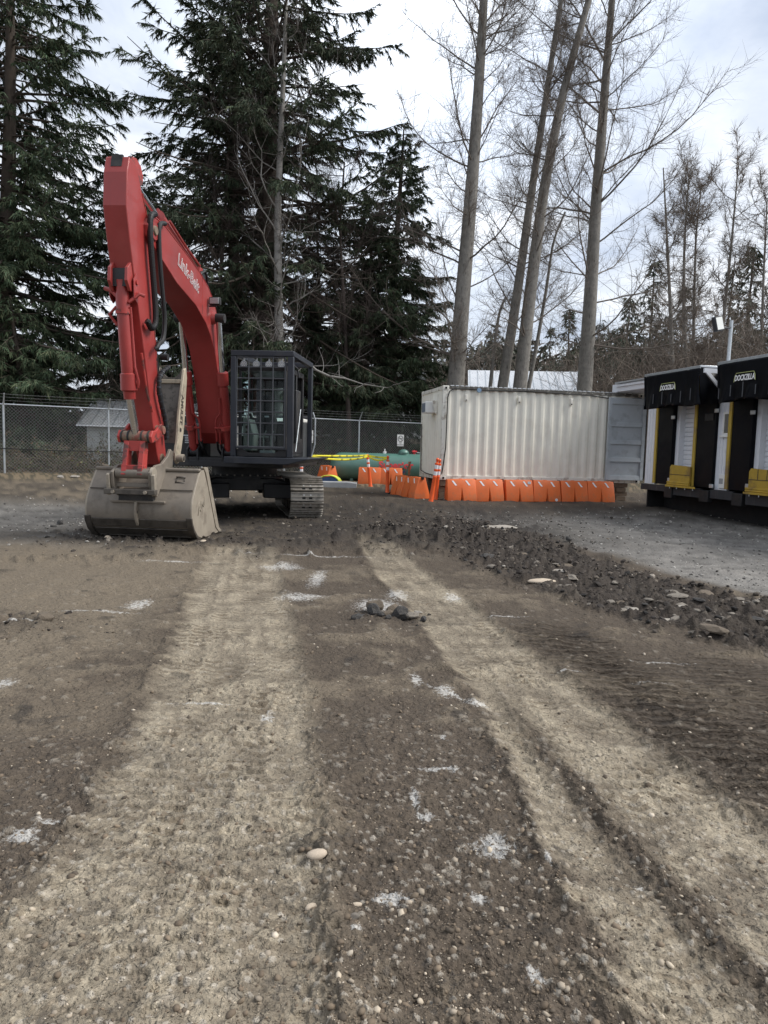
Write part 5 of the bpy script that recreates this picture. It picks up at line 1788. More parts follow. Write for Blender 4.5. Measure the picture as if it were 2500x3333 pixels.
# boom lift cylinders
for s in (-.345, .345):
    bo = MB().tube([L3(.50, s, 1.30), L3(.52, s, 1.36), L3(.525, s, 1.40), L3(.88, s, 2.52), L3(.885, s, 2.54), L3(.955, s, 2.76), L3(.96, s, 2.775)], [.06, .07, .085, .085, .105, .105, .085], 20).build('lift_cylinder', m_xred, exc)
    MB().rod(L3(.955, s, 2.76), L3(1.18, s, 3.70), .052, 16).build('rod', m_chrome, bo)
    MB().tube([L3(.50, s - .09, 1.29), L3(.50, s + .09, 1.29)], .075, 16).build('base_eye', m_xblack, bo)
    MB().tube([L3(.70, s, 1.72), L3(.72, s, 1.79)], .10, 18).build('clamp_band', m_xred2, bo)
    k_ = -1 if s > 0 else 1
    MB().tube([L3(.74, s, 1.75), L3(.76, s + k_ * .2, 1.75)], .02, 6).build('pipe_rail', m_xred, bo)
    MB().tube([L3(.66, s + k_ * .19, 1.50), L3(.74, s + k_ * .19, 1.85), L3(.76, s + k_ * .17, 1.93), L3(.82, s + k_ * .08, 2.02), L3(.9, s + k_ * .07, 2.3)], .018, 7).build('pipe', m_xred, bo)
    MB().tube([L3(.66, s + k_ * .12, 1.45), L3(.73, s + k_ * .12, 1.78), L3(.74, s + k_ * .10, 1.86), L3(.72, s + k_ * .06, 1.80)], .016, 7).build('pipe', m_xred, bo)
    for q_ in (.19, .12):
        MB().tube([L3(.66, s + k_ * q_, 1.52), L3(.52, s + k_ * (q_ + .02), 1.35), L3(.35, s + k_ * (q_ + .01), 1.24)], .022, 7).build('hose', m_rubber, bo)
    for t_ in (-.12, .085):
        MB().prism(fz([(.30, 1.12), (.62, 1.12), (.62, 1.34), (.52, 1.42), (.40, 1.36)]), 'x', s + t_, s + t_ + .035).build('base_lug', m_xblack, bo, bevel=.006)

# upper structure: turntable deck, engine house, counterweight
up_ = MB().bb(-1.42, 1.42, -.62, 2.9, 1.02, 1.14).build('revolving_frame', m_xblack, exc, bevel=.012)
MB().bb(-.50, .50, -.60, .5, 1.14, 1.20).build('boom_foot_deck', m_xblack, up_)
MB().bb(-.30, .30, .16, .24, 1.20, 1.60).build('white_panel', m_xwhite, up_, bevel=.02)
for s in (-.29, .25):
    MB().prism(fz([(-.2, 1.14), (.35, 1.14), (.25, 1.62), (.0, 1.75), (-.15, 1.6)]), 'x', s, s + .04).build('boom_bracket', m_xblack, up_, bevel=.01)
tb = MB().bb(-1.40, -.48, -.15, 1.0, 1.14, 1.86).build('tool_box', m_xblack, exc, bevel=.05)
MB().bb(-1.38, -.50, -.158, -.151, 1.60, 1.62).build('trim_line', m_galv, tb)
for i in range(4):
    MB().bb(-.66, -.54, -.162, -.151, 1.46 + .035 * i, 1.475 + .035 * i).build('louver', m_galv, tb)
hs_ = MB().bb(-1.40, .50, 1.02, 2.5, 1.15, 2.05).build('engine_house', m_xwhite, exc, bevel=.05)
MB().bb(-1.395, .495, 1.010, 1.018, 1.85, 2.04).build('black_band', m_xblack, hs_)
MB().bb(-.75, -.45, 1.0, 1.012, 1.62, 1.84).build('notice_plate', m_galv, hs_)
MB().rod((-.9, 1.6, 2.0), (-.9, 1.6, 2.75), .06, 12).build('exhaust_pipe', m_xblack, hs_)
hr = MB().tube([(-.55, .4, 1.86), (-.55, .4, 2.62), (-.50, .45, 2.75), (-.35, .6, 2.75), (-.30, .65, 2.62), (-.30, .7, 1.9)], .018, 8).build('hand_rail', m_galv, exc)
cw = MB().prism([(-1.42, 2.4), (1.30, 2.4), (1.30, 2.75), (1.05, 3.05), (-1.15, 3.05), (-1.42, 2.75)], 'z', 1.15, 2.15).build('counterweight', m_xblack, exc, bevel=.04)
# white side house behind the cab with red stripe
wh_ = MB().prism([(.75, 1.16), (2.35, 1.16), (2.35, 2.05), (1.35, 2.05), (1.15, 1.95)], 'x', .75, 1.40).build('side_house', m_xwhite, exc, bevel=.03)
MB().bb(1.402, 1.409, .80, 2.3, 1.22, 1.30).build('red_stripe', m_red, wh_)
MB().bb(.80, 1.39, .735, .748, 1.45, 1.53).build('front_stripe', m_red, wh_)
fp = MB().prism([(1.30, 1.17), (1.67, 1.17), (1.67, 1.95), (1.55, 1.95), (1.36, 1.35)], 'y', .62, .66).build('front_panel', m_xwhite, wh_, bevel=.01)
MB().bb(1.31, 1.67, .612, .6195, 1.17, 1.23).build('red_band', m_red, fp)
put_text(text_mesh('X', .17, extrude=.001, offset=.004), frame((1.50, .614, 1.32), (1, 0, 0), (0, 0, 1), (0, -1, 0)) @ Matrix.Diagonal((.7, 1, 1, 1)), m_red, 'lettering', fp)
# platform under the cab
MB().prism([(.50, 1.115), (1.66, 1.115), (2.03, 1.215), (2.03, 1.235), (.50, 1.235)], 'y', -1.32, .9).build('cab_platform', m_xgrey, exc, bevel=.015)

# cab with its guard frame
X0, X1, Y0, Y1, Z0, Z1 = .585, 1.735, -1.22, .62, 1.24, 3.14
cab = MB()
pw = .095
cab.bb(X0, X0 + pw, Y0, Y0 + .08, Z0, Z1 - .101)
cab.bb(X1 - .11, X1, Y0, Y0 + .09, Z0, Z1 - .101)
cab.bb(X0, X1, Y0, Y0 + .085, Z1 - .10, Z1)
cab.bb(X1 - .09, X1, Y1 - .09, Y1, Z0, Z1 - .101)
cab.bb(X0, X0 + .09, Y1 - .09, Y1, Z0, Z1 - .101)
cab.bb(X1 - .09, X1, Y0 + .086, Y1, Z1 - .10, Z1)
cab.bb(X0, X0 + .09, Y0 + .086, Y1, Z1 - .10, Z1)
cab.bb(X0 + .091, X1 - .091, Y1 - .09, Y1, Z1 - .10, Z1)
cab = cab.build('cab', m_xgrey, exc, bevel=.012)
g0, g1, h0, h1 = X0 + .105, X1 - .155, 1.42, 3.02
for (a, b2) in (((g0, h0), (g1, h0)), ((g0, h1), (g1, h1)), ((g0, h0), (g0, h1)), ((g1, h0), (g1, h1))):
    MB().rod((a[0], Y0 + .03, a[1]), (b2[0], Y0 + .03, b2[1]), .016, 6).build('guard_rim', m_xbar, cab)
for i in (1, 2, 3):
    x = g0 + (g1 - g0) * i / 4
    MB().rod((x, Y0 + .022, h0), (x, Y0 + .022, h1), .012, 6).build('guard_bar', m_xbar, cab)
for i in range(1, 8):
    z = h0 + (h1 - h0) * i / 8 + .03
    MB().rod((g0, Y0 + .040, z), (g1, Y0 + .040, z), .0125, 6).build('guard_bar', m_xbar, cab)
MB().bb(g0 - .02, g1 + .02, Y0 + .02, Y0 + .05, 1.385, 1.425).build('guard_sill', m_xgrey, cab)
MB().prism([(X0 + .10, 1.245), (X1 - .12, 1.245), (X1 - .12, 1.38), (X1 - .25, 1.38), (X1 - .34, 1.315), (X0 + .32, 1.315), (X0 + .22, 1.38), (X0 + .10, 1.38)], 'y', Y0 + .06, Y0 + .09).build('lower_guard', m_xblack, cab, bevel=.008)
for i in range(4):
    x = g0 + .11 + (g1 - g0 - .2) * i / 3
    l_ = MB().tube([(x, Y0 + .13, 2.905), (x, Y0 + .09, 2.905), (x, Y0 + .085, 2.905)], [.035, .062, .062], 18).build('work_light', m_galv, cab)
    MB().tube([(x, Y0 + .085, 2.905), (x, Y0 + .08, 2.905)], .054, 18).build('lens', m_lens, l_)
    for k in range(7):
        a = k * 2 * math.pi / 6
        rr2 = 0 if k == 6 else .032
        MB().tube([(x + rr2 * math.cos(a), Y0 + .0799, 2.905 + rr2 * math.sin(a)), (x + rr2 * math.cos(a), Y0 + .077, 2.905 + rr2 * math.sin(a))], .011, 8).build('led', m_bolt, l_)
    MB().bb(x - .012, x + .012, Y0 + .10, Y0 + .13, 2.96, 3.02).build('lamp_mount', m_galv, l_)
# shell behind the guard: posts, roof, floor, side and rear walls with window openings
c0, c1, d0, d1 = X0 + .10, X1 - .16, Y0 + .16, Y1 - .12
sh_ = MB()
sh_.bb(c0, c1, d0, d1, 2.80, 2.90)
sh_.bb(c0, c1, d0, d1, 1.245, 1.30)
for x in (c0, c1 - .055):
    sh_.bb(x, x + .055, d0, d0 + .06, 1.30, 2.80)
    sh_.bb(x, x + .055, d1 - .08, d1, 1.30, 2.80)
sh_.bb(c0, c0 + .04, d0 + .06, d1 - .08, 1.30, 1.62)
sh_.bb(c0, c0 + .04, d0 + .75, d0 + .85, 1.62, 2.80)
sh_.bb(c1 - .04, c1, d0 + .06, d1 - .08, 1.30, 1.60)
sh_.bb(c1 - .04, c1, d0 + .85, d0 + .93, 1.60, 2.80)
sh_.bb(c0 + .055, c1 - .055, d1 - .05, d1, 1.30, 1.95)
sh_.bb(c0 + .055, c1 - .055, d1 - .05, d1, 2.62, 2.80)
sh_.bb(c0 + .055, c0 + .075, d1 - .05, d1, 1.95, 2.62)
sh_.bb(c0 + .47, c1 - .055, d1 - .05, d1, 1.95, 2.62)
sh_.build('cab_shell', m_xblack, cab, bevel=.01)
MB().bb(c0 + .056, c1 - .056, d0 + .02, d0 + .026, 1.31, 2.79).build('windscreen', m_glass, cab)
MB().bb(c0 + .075, c0 + .47, d1 - .03, d1 - .024, 1.95, 2.62).build('rear_window', m_glass, cab)
MB().bb(c0 + .01, c0 + .016, d0 + .07, d0 + .74, 1.63, 2.79).build('side_window', m_glass, cab)
MB().bb(c1 - .02, c1 - .014, d0 + .07, d0 + .84, 1.61, 2.79).build('door_window', m_glass, cab)
MB().bb(c1 - .11, c1 - .06, d0 + .5, d0 + .56, 1.5, 2.78).build('inner_pillar', m_xgrey, cab)
for z in np.arange(1.6, 2.7, .18):
    MB().bb(c1 - .16, c1 - .061, d0 + .48, d0 + .5, z, z + .02).build('ladder_rung', m_xgrey, cab)
st_ = MB().prism([(c0 + .05, 1.62), (c0 + .45, 1.62), (c0 + .47, 1.95), (c0 + .42, 2.10), (c0 + .13, 2.10), (c0 + .07, 1.95)], 'y', d0 + .95, d0 + 1.10).build('seat', m_seat, cab, bevel=.05)
MB().bb(c0 + .16, c0 + .38, d0 + .97, d0 + 1.09, 2.06, 2.44).build('headrest', m_seat, st_, bevel=.06, seg=3)
MB().bb(c0 + .05, c0 + .47, d0 + .42, d0 + 1.0, 1.52, 1.66).build('seat_cushion', m_seat, st_, bevel=.05, seg=3)
MB().bb(c0 + .06, c0 + .46, d0 + .40, d0 + .43, 1.60, 1.63).build('seat_trim', m_console, st_)
MB().bb(c0 + .09, c0 + .43, d0 + .5, d0 + .95, 1.30, 1.52).build('seat_base', m_xblack, st_)
MB().bb(c0 + .24, c0 + .33, d0 + .945, d0 + .952, 2.0, 2.03).build('seat_label', m_galv, st_)
cs = MB().prism([(c0 + .05, 1.34), (c0 + .24, 1.34), (c0 + .27, 1.62), (c0 + .18, 1.92), (c0 + .05, 1.96)], 'y', d0 + .12, d0 + .5).build('console', m_console, cab, bevel=.02)
for z in (1.68, 1.78):
    MB().tube([(c0 + .13, d0 + .12, z), (c0 + .13, d0 + .112, z)], .03, 14).build('dial', m_xblack, cs)
MB().tube([(c0 + .10, d0 + .2, 1.96), (c0 + .10, d0 + .16, 2.04), (c0 + .2, d0 + .16, 2.05), (c0 + .22, d0 + .2, 1.97)], .014, 6).build('display_hoop', m_whitep, cs)
for x, y in ((.02, .5), (.52, .45)):
    MB().tube([(c0 + x, d0 + y, 1.62), (c0 + x + .01, d0 + y - .03, 1.80), (c0 + x, d0 + y - .04, 1.92)], [.02, .018, .028], 8).build('joystick', m_xblack, cab)
for x in (.42, .56):
    MB().tube([(c0 + x, d0 + .25, 1.30), (c0 + x, d0 + .20, 1.62), (c0 + x + .05, d0 + .20, 1.72)], .013, 6).build('travel_lever', m_console, cab)
MB().bb(c0 + .38, c0 + .62, d0 + .10, d0 + .30, 1.31, 1.36).build('foot_pedal', m_conc, cab)
# mirror, wiper and hand rail on the cab's outer side
MB().tube([(X1 + .0, Y1 - .02, 1.25), (X1 + .06, Y1, 1.5), (X1 + .06, Y1, 2.0), (X1 + .01, Y1 - .02, 2.15)], .016, 7).build('hand_rail', m_galv, cab)
MB().tube([(X1 - .10, Y0 + .25, 2.95), (X1 + .0, Y0 + .35, 2.86), (X1 + .02, Y0 + .36, 2.7)], .014, 6).build('mirror_arm', m_xblack, cab)
MB().tube([(X1 - .03, Y0 + .4, 1.35), (X1 - .02, Y0 + .75, 2.15)], .010, 6).build('stay_rod', m_galv, cab)
MB().bb(X1 - .12, X1 - .05, Y0 + .55, Y0 + .9, 1.5, 2.5).build('door_frame', m_xblack, cab, bevel=.02)

# undercarriage
UD = Vector((.242, -.970, 0))
UP_ = Vector((.970, .242, 0))
UC = Vector((-3.08, 15.58, 0))
u_rz = math.atan2(UP_.y, UP_.x)
loc = Matrix.Rotation(XA, 4, 'Z') @ (UC - XO).to_4d()
und = MB().tube([(0, 0, .74), (0, 0, .80), (0, 0, .801), (0, 0, .98), (0, 0, .981), (0, 0, 1.02)], [.80, .80, .70, .70, .76, .76], 36).build('swing_bearing', m_xblack, exc)
und.location = loc.xyz
und.rotation_euler = (0, 0, u_rz + XA)
for k in range(30):
    a = 2 * math.pi * k / 30
    MB().rod((.77 * math.cos(a), .77 * math.sin(a), .80), (.77 * math.cos(a), .77 * math.sin(a), .83), .018, 6).build('bolt', m_shoe, und)
cb = MB().prism([(-.95, .42), (-.55, .50), (.55, .50), (.95, .42), (.95, .64), (.62, .76), (-.62, .76), (-.95, .64)], 'y', -.75, .75).build('car_body', m_xblack, exc, bevel=.02)
cb.location, cb.rotation_euler = und.location, und.rotation_euler
for s in (-1, 1):
    for yy in (-1, 1):
        lg = MB().prism([(s * .35, yy * .55), (s * .95, yy * .75), (s * .95, yy * 1.15), (s * .35, yy * .95)], 'z', .36, .66).build('leg', m_xblack, cb, bevel=.02)
HL, TR, TW = 1.36, .375, .66
shoe_me = None
sb = MB().bb(-TW / 2, TW / 2, -.088, .088, 0, .016)
for k_, yy in enumerate((-.082, -.008, .066)):
    sb.prism([(yy, .016), (yy + .018, .016), (yy + .014, .046), (yy + .004, .046)], 'x', -TW / 2, TW / 2)
shoe_me = sb.mesh('track_shoe', 30)
shoe_me.materials.append(m_shoe)
hole_me = MB().bb(-.10, -.035, -.05, -.012, .016, .0175).bb(.035, .10, -.05, -.012, .016, .0175).mesh('shoe_hole')
hole_me.materials.append(m_void)
bolt_me = MB().rod((-.068, .03, .016), (-.068, .03, .032), .017, 8).rod((.068, .03, .016), (.068, .03, .032), .017, 8).mesh('shoe_bolt')
bolt_me.materials.append(m_bolt)
per = 4 * HL + 2 * math.pi * TR
ns = round(per / .184)
for side in (-1, 1):
    fb = MB()
    fb.prism([(-HL, .22), (HL, .22), (HL + .1, .42), (HL - .1, .60), (-HL + .1, .60), (-HL - .1, .42)], 'x', -.20, .20)
    for yy in (-HL, HL):
        fb.tube([(-.15, yy, .42), (.15, yy, .42)], TR - .03, 24)
    for k in range(7):
        yy = -HL + .35 + k * (2 * HL - .7) / 6
        fb.tube([(-.22, yy, .17), (.22, yy, .17)], .10, 14)
    tr_ = fb.build('track', m_xblack, exc, bevel=.01)
    tr_.matrix_local = Matrix.Translation(loc.xyz) @ Matrix.Rotation(u_rz + XA, 4, 'Z') @ Matrix.Translation(Vector((side * 1.15, 0, 0)))
    for i in range(ns):
        d_ = i * per / ns
        # path: bottom (z=.045) back->front, front arc, top, back arc; local -y is the machine's front
        if d_ < 2 * HL:
            y, z, a = HL - d_, .42 - TR, math.pi
        elif d_ < 2 * HL + math.pi * TR:
            t_ = (d_ - 2 * HL) / TR
            y, z, a = -HL - TR * math.sin(t_), .42 - TR * math.cos(t_), math.pi - t_
        elif d_ < 4 * HL + math.pi * TR:
            e_ = d_ - 2 * HL - math.pi * TR
            y, z, a = -HL + e_, .42 + TR - .03 * math.sin(math.pi * e_ / (2 * HL)), 0
        else:
            t_ = (d_ - 4 * HL - math.pi * TR) / TR
            y, z, a = HL + TR * math.sin(t_), .42 + TR * math.cos(t_), -t_
        Mx = Matrix.Translation((0, y, z)) @ Matrix.Rotation(a, 4, 'X')
        for nm, me in (('track_shoe', shoe_me), ('shoe_hole', hole_me), ('shoe_bolt', bolt_me)):
            if nm != 'track_shoe' and not (side == 1 and y < -HL * .3 and z > .1): continue
            o = bpy.data.objects.new(nm, me)
            C.objects.link(o)
            o.parent = tr_
            o.matrix_local = Mx

# ------------------------------------------------------------------ vegetation
m_needle = mat('fir_needles', (0, 0, 0), .75, var=.35, scale=1.2, attr=True, spec=.25)
m_bark = mat('fir_bark', (.075, .058, .045), .95, var=.4, scale=4, streak=(.03, .024, .02), samt=.7, sscale=(14, 14, 1.2), bump=1, bscale=14)
m_barkg = mat('cottonwood_bark', (.205, .192, .172), .95, var=.3, scale=5, streak=(.06, .052, .045), samt=.9, sscale=(16, 16, 3.5), bump=1, bscale=16)
m_barkb = mat('birch_bark', (.27, .255, .235), .85, var=.25, scale=4, streak=(.06, .055, .05), samt=.6, sscale=(5, 5, 9), bump=.5, bscale=20)
m_twig = mat('bare_twigs', (.16, .135, .115), .9, var=.3, scale=3)
m_twigd = mat('dark_bare_twigs', (.075, .058, .05), .9, var=.3, scale=3)
m_twigbr = mat('brush_twigs', (.175, .142, .115), .9, var=.35, scale=2)
m_leaf = mat('bramble_leaves', (0, 0, 0), .7, var=.3, scale=3, attr=True)


def unit(a):
    return a / (np.linalg.norm(a, axis=-1, keepdims=True) + 1e-9)


def bow(P0, D, Ln, K, r, wig=.12, droop=0.0, up=0.0):
    """wiggly polylines: starts P0 (N,3), directions D, lengths Ln -> (N,K,3)"""
    N = len(P0)
    P = np.zeros((N, K, 3))
    P[:, 0] = P0
    d = D.copy()
    st = (Ln / (K - 1))[:, None]
    for k in range(1, K):
        d = d + r.normal(size=(N, 3)) * wig
        d[:, 2] += (-droop + (droop + up) * k / (K - 1)) * 1.0
        d = unit(d)
        P[:, k] = P[:, k - 1] + d * st
    return P


def along(P, t):
    """sample polylines P (N,K,3) at t (N,M) -> points, tangents (N,M,3)"""
    N, K, _ = P.shape
    x = t * (K - 1)
    i = np.clip(x.astype(int), 0, K - 2)
    f = (x - i)[..., None]
    n = np.arange(N)[:, None]
    a, b = P[n, i], P[n, i + 1]
    return a + (b - a) * f, unit(b - a)


def cards(Pt, Dr, ln, wd, r, col):
    """small pointed sprigs of needles: Pt (N,3), direction, length, width"""
    N = len(Pt)
    s = unit(np.cross(Dr, r.normal(size=(N, 3))))
    V = np.stack([Pt + s * wd[:, None], Pt + Dr * ln[:, None], Pt - s * wd[:, None]], 1).reshape(-1, 3)
    F = np.arange(N * 3).reshape(N, 3)
    return V, F, np.repeat(col, 3, 0)


def conifer(seed, H, R, zlow, nb, droop=.05, tilt=0.0, tw=2.0, csize=1.0, dens=1.0, bare=0.0, green=(.030, .048, .026), lean=(0, 0), taper=.85, trunk_r=.35, sparse_top=0.0):
    """returns (trunk mesh arrays, branch arrays, crown arrays) with base at the origin"""
    r = np.random.default_rng(seed)
    K = 12
    tz = np.linspace(0, 1, K)
    tp = np.stack([lean[0] * tz ** 1.5 + .15 * np.sin(tz * 5 + seed), lean[1] * tz ** 1.5 + .1 * np.cos(tz * 4 + seed) - .1, H * tz], -1)[None]
    tr = (trunk_r * (1 - tz) ** .8 + .03)[None]
    trunk = tubes_np(tp, tr, 10)
    # branches
    u = r.random(nb)
    hz = zlow + (H * .985 - zlow) * u ** 1.0
    frac = (hz - zlow) / (H - zlow)
    az = r.random(nb) * 2 * np.pi
    Lb = R * (np.clip(1 - frac, 0, 1) ** taper * .92 + .08) * r.uniform(.38, 1.18, nb) * np.clip(.72 + frac * 1.6, 0, 1)
    P0, _ = along(tp, (hz / H)[None])
    P0 = P0[0]
    pitch = np.radians(18 - 26 * (1 - frac) + r.normal(size=nb) * 15) + tilt
    D = np.stack([np.cos(az) * np.cos(pitch), np.sin(az) * np.cos(pitch), np.sin(pitch)], -1)
    KB = 8
    BP = bow(P0, D, Lb, KB, r, .06, droop * 1.6, droop * 1.5)
    BR = np.linspace(1, .15, KB)[None] * (.012 + .011 * Lb)[:, None]
    branches = tubes_np(BP, BR, 4)
    # side sprays
    live = r.random(nb) >= bare * (1 - frac)
    BPl, Ll = BP[live], Lb[live]
    m = np.maximum(3, (Ll * 5.2 * dens)).astype(int)
    M = m.max()
    t = (r.random((len(BPl), M)) * .86 + .14) ** .75
    ok = np.arange(M)[None] < m[:, None]
    S, T = along(BPl, t)
    S, T, tt = S[ok], T[ok], t[ok]
    LL = np.repeat(Ll, M).reshape(len(Ll), M)[ok]
    n = len(S)
    side = unit(np.cross(T, np.array([0, 0, 1.]))) * np.where(r.random(n) < .5, 1, -1)[:, None]
    sd = unit(T * r.uniform(.5, 1.0, (n, 1)) + side * r.uniform(.35, 1.0, (n, 1)) + np.array([0, 0, -1.]) * r.uniform(.02, .62, (n, 1)))
    sl = np.clip(LL * .28, .25, 1.25) * r.uniform(.5, 1.1, n) * (1.08 - .55 * tt)
    SP_ = bow(S, sd, sl, 4, r, .08, .10, 0)
    # sprigs on the sprays
    k = np.maximum(3, (sl * 46 * tw)).astype(int)
    Km = k.max()
    t2 = r.random((n, Km))
    ok2 = np.arange(Km)[None] < k[:, None]
    Q, TQ = along(SP_, t2)
    Q, TQ = Q[ok2], TQ[ok2]
    nq = len(Q)
    dr = unit(TQ * .75 + r.normal(size=(nq, 3)) * .42 + np.array([0, 0, -.62]))
    ln = r.uniform(.10, .27, nq) * csize
    wd = r.uniform(.012, .024, nq) * csize
    dead = np.repeat((tt < .5) & (r.random(n) < bare * 1.2 + .06), Km).reshape(n, Km)[ok2]
    base = np.array(green)
    shade = np.repeat(r.uniform(.65, 1.35, n), Km).reshape(n, Km)[ok2]
    col = base[None] * shade[:, None] * r.uniform(.7, 1.3, (nq, 1))
    col[:, 0] *= r.uniform(.85, 1.35, nq)
    col[dead] = np.array([.045, .033, .027]) * r.uniform(.7, 1.4, (int(dead.sum()), 1))
    wd[dead] *= .45
    crown = cards(Q, dr, ln, wd, r, np.clip(col, .004, .3))
    return trunk, branches, crown


def make_conifer(name, label, x, y, args, meshes=None, scale=1.0, rz=0.0, group='conifers beyond the fence', z=None):
    t = empty(name, (x, y, (gzf(x, y) if z is None else z) - .1), rz)
    t.scale = (scale,) * 3
    tag(t, label, 'tree', group)
    if meshes is None:
        tk, br, cr = conifer(**args)
        a = Acc()
        a.add(*tk)
        ot = a.out('trunk', m_bark, t, True)
        a = Acc()
        a.add(*br)
        ob = a.out('branches', m_bark, t)
        a = Acc()
        a.add(*cr)
        oc = a.out('crown', m_needle, t)
        tag(oc, kind='stuff')
        tag(ob, kind='stuff')
        return t, (ot.data, ob.data, oc.data)
    for nm, me in zip(('trunk', 'branches', 'crown'), meshes):
        o = link(nm, me, None, t)
        if nm != 'trunk': tag(o, kind='stuff')
    return t, meshes


GR = (.056, .084, .046)
GR2 = (.050, .070, .041)
make_conifer('fir_tree', 'dark fir at the far left edge with long level boughs reaching toward the excavator arm', -15.8, 29.5, dict(seed=11, H=23, R=6.7, zlow=1.0, nb=420, droop=.05, tw=1.0, csize=1.35, green=GR, lean=(.8, 0), taper=.55, trunk_r=.42, dens=1.15))
make_conifer('fir_tree', 'shaggy fir behind the excavator arm, filling the gap between the two tallest firs low down', -11.6, 33.5, dict(seed=12, dens=1.1, H=13.5, R=5.2, zlow=1.2, nb=260, droop=.06, tw=1.2, csize=1.35, green=GR2, taper=.6, trunk_r=.3))
make_conifer('hemlock_tree', 'tallest dark evergreen standing behind the excavator cab, thick trunk', -5.65, 31.5, dict(seed=13, H=27, R=7.4, zlow=3.4, nb=440, droop=.085, tw=1.1, csize=1.3, green=GR2, lean=(.9, 0), taper=.5, trunk_r=.62, bare=0.4, dens=1.1))
make_conifer('hemlock_tree', 'slimmer evergreen trunk left of the thick one behind the cab', -6.65, 31.2, dict(seed=14, H=21, R=4.6, zlow=4.5, nb=220, droop=.08, tw=1.2, csize=1.3, green=GR2, lean=(.2, 0), taper=.6, trunk_r=.33, bare=0.35))
make_conifer('fir_tree', 'mid sized pointed fir left of the bare cottonwoods, above the green tank', .3, 33.0, dict(seed=15, dens=1.3, H=15.5, R=4.0, zlow=0.9, nb=330, droop=.085, tw=1.6, csize=1.3, green=GR, taper=.62, trunk_r=.27, tilt=-.06))
make_conifer('fir_tree', 'smaller fir with twin trunk right behind the fence post over the tank', -1.0, 32.0, dict(seed=16, dens=1.2, H=11.5, R=3.4, zlow=1.6, nb=210, droop=.09, tw=1.6, csize=1.3, green=GR2, taper=.6, trunk_r=.22, tilt=-.08))
make_conifer('fir_tree', 'low dark fir standing behind the excavator between fence posts', -3.4, 33.5, dict(seed=17, dens=1.2, H=11.0, R=4.0, zlow=1.4, nb=220, droop=.08, tw=1.5, csize=1.3, green=GR2, taper=.6, trunk_r=.22, bare=.3))
make_conifer('fir_tree', 'dense low fir behind the left fence panel', -14.0, 27.2, dict(seed=18, dens=1.2, H=6.5, R=3.0, zlow=.7, nb=140, droop=.07, tw=1.5, csize=1.35, green=GR, taper=.6, trunk_r=.16))

make_conifer('fir_tree', 'dark bushy fir at the left edge behind the first fence post', -17.2, 26.5, dict(seed=19, H=7.5, R=3.2, zlow=.5, nb=130, droop=.07, tw=1.2, csize=1.3, green=GR, taper=.6, trunk_r=.16))
make_conifer('fir_tree', 'drooping young fir between the left fence posts beside the white shed', -14.0, 28.2, dict(seed=20, H=4.6, R=2.3, zlow=.4, nb=100, droop=.08, tw=1.2, csize=1.3, green=GR2, taper=.6, trunk_r=.1))

# far conifers, three shapes shared
bgm = []
for i, (H, R, g) in enumerate(((15, 3.2, (.062, .078, .055)), (13, 2.8, (.066, .082, .056)), (17, 3.0, (.058, .07, .052)))):
    bgm.append(dict(seed=60 + i, H=H, R=R, zlow=.3, nb=170, droop=.04, tw=.45, csize=2.6, green=g, taper=.8, trunk_r=.13, dens=.8))
FARC = [(2130, 840, 52, 0), (2385, 812, 50, 2), (2450, 790, 46, 1), (2540, 850, 44, 2), (1860, 1000, 62, 1), (1790, 1060, 66, 0), (1950, 1010, 58, 2), (1700, 1085, 70, 1),
        (1620, 1130, 72, 0), (2045, 960, 60, 1), (1545, 1150, 75, 2), (2230, 930, 55, 0), (1905, 1080, 70, 0), (1460, 1170, 70, 1), (1420, 1140, 60, 2), (2180, 1000, 64, 2), (2660, 820, 48, 0)]
_R3, _U3, _f3 = np.array(_R), np.array(_U), np.array(_f)
keepm = [None] * 3
adj = ['pointed', 'shaggy', 'slim']
ORD = ['first', 'second', 'third', 'fourth', 'fifth', 'sixth', 'seventh', 'eighth', 'ninth', 'tenth']
cnt = {}
for i, (uu, vv, yy, kd) in enumerate(sorted(FARC)):
    d = _f3 + _R3 * (uu - 1250) / FPX + _U3 * (1666.5 - vv) / FPX
    p = np.array([0, 0, CAM_H]) + d * (yy / d[1])
    z0_ = .4
    sc = max(.4, (p[2] - z0_) / bgm[kd]['H'])
    near = 'above the loading dock roof' if uu > 2200 else ('right of the last tall cottonwood' if uu > 1950 else 'seen between the cottonwood trunks')
    t, ms = make_conifer('far_conifer', 'distant dark conifer %s, %s from the left there' % (near, ORD[cnt.get(near, 0)]), p[0], yy, bgm[kd], keepm[kd], sc, random.uniform(0, 6.28), 'distant conifers ' + near, z=z0_)
    keepm[kd] = ms
    cnt[near] = cnt.get(near, 0) + 1


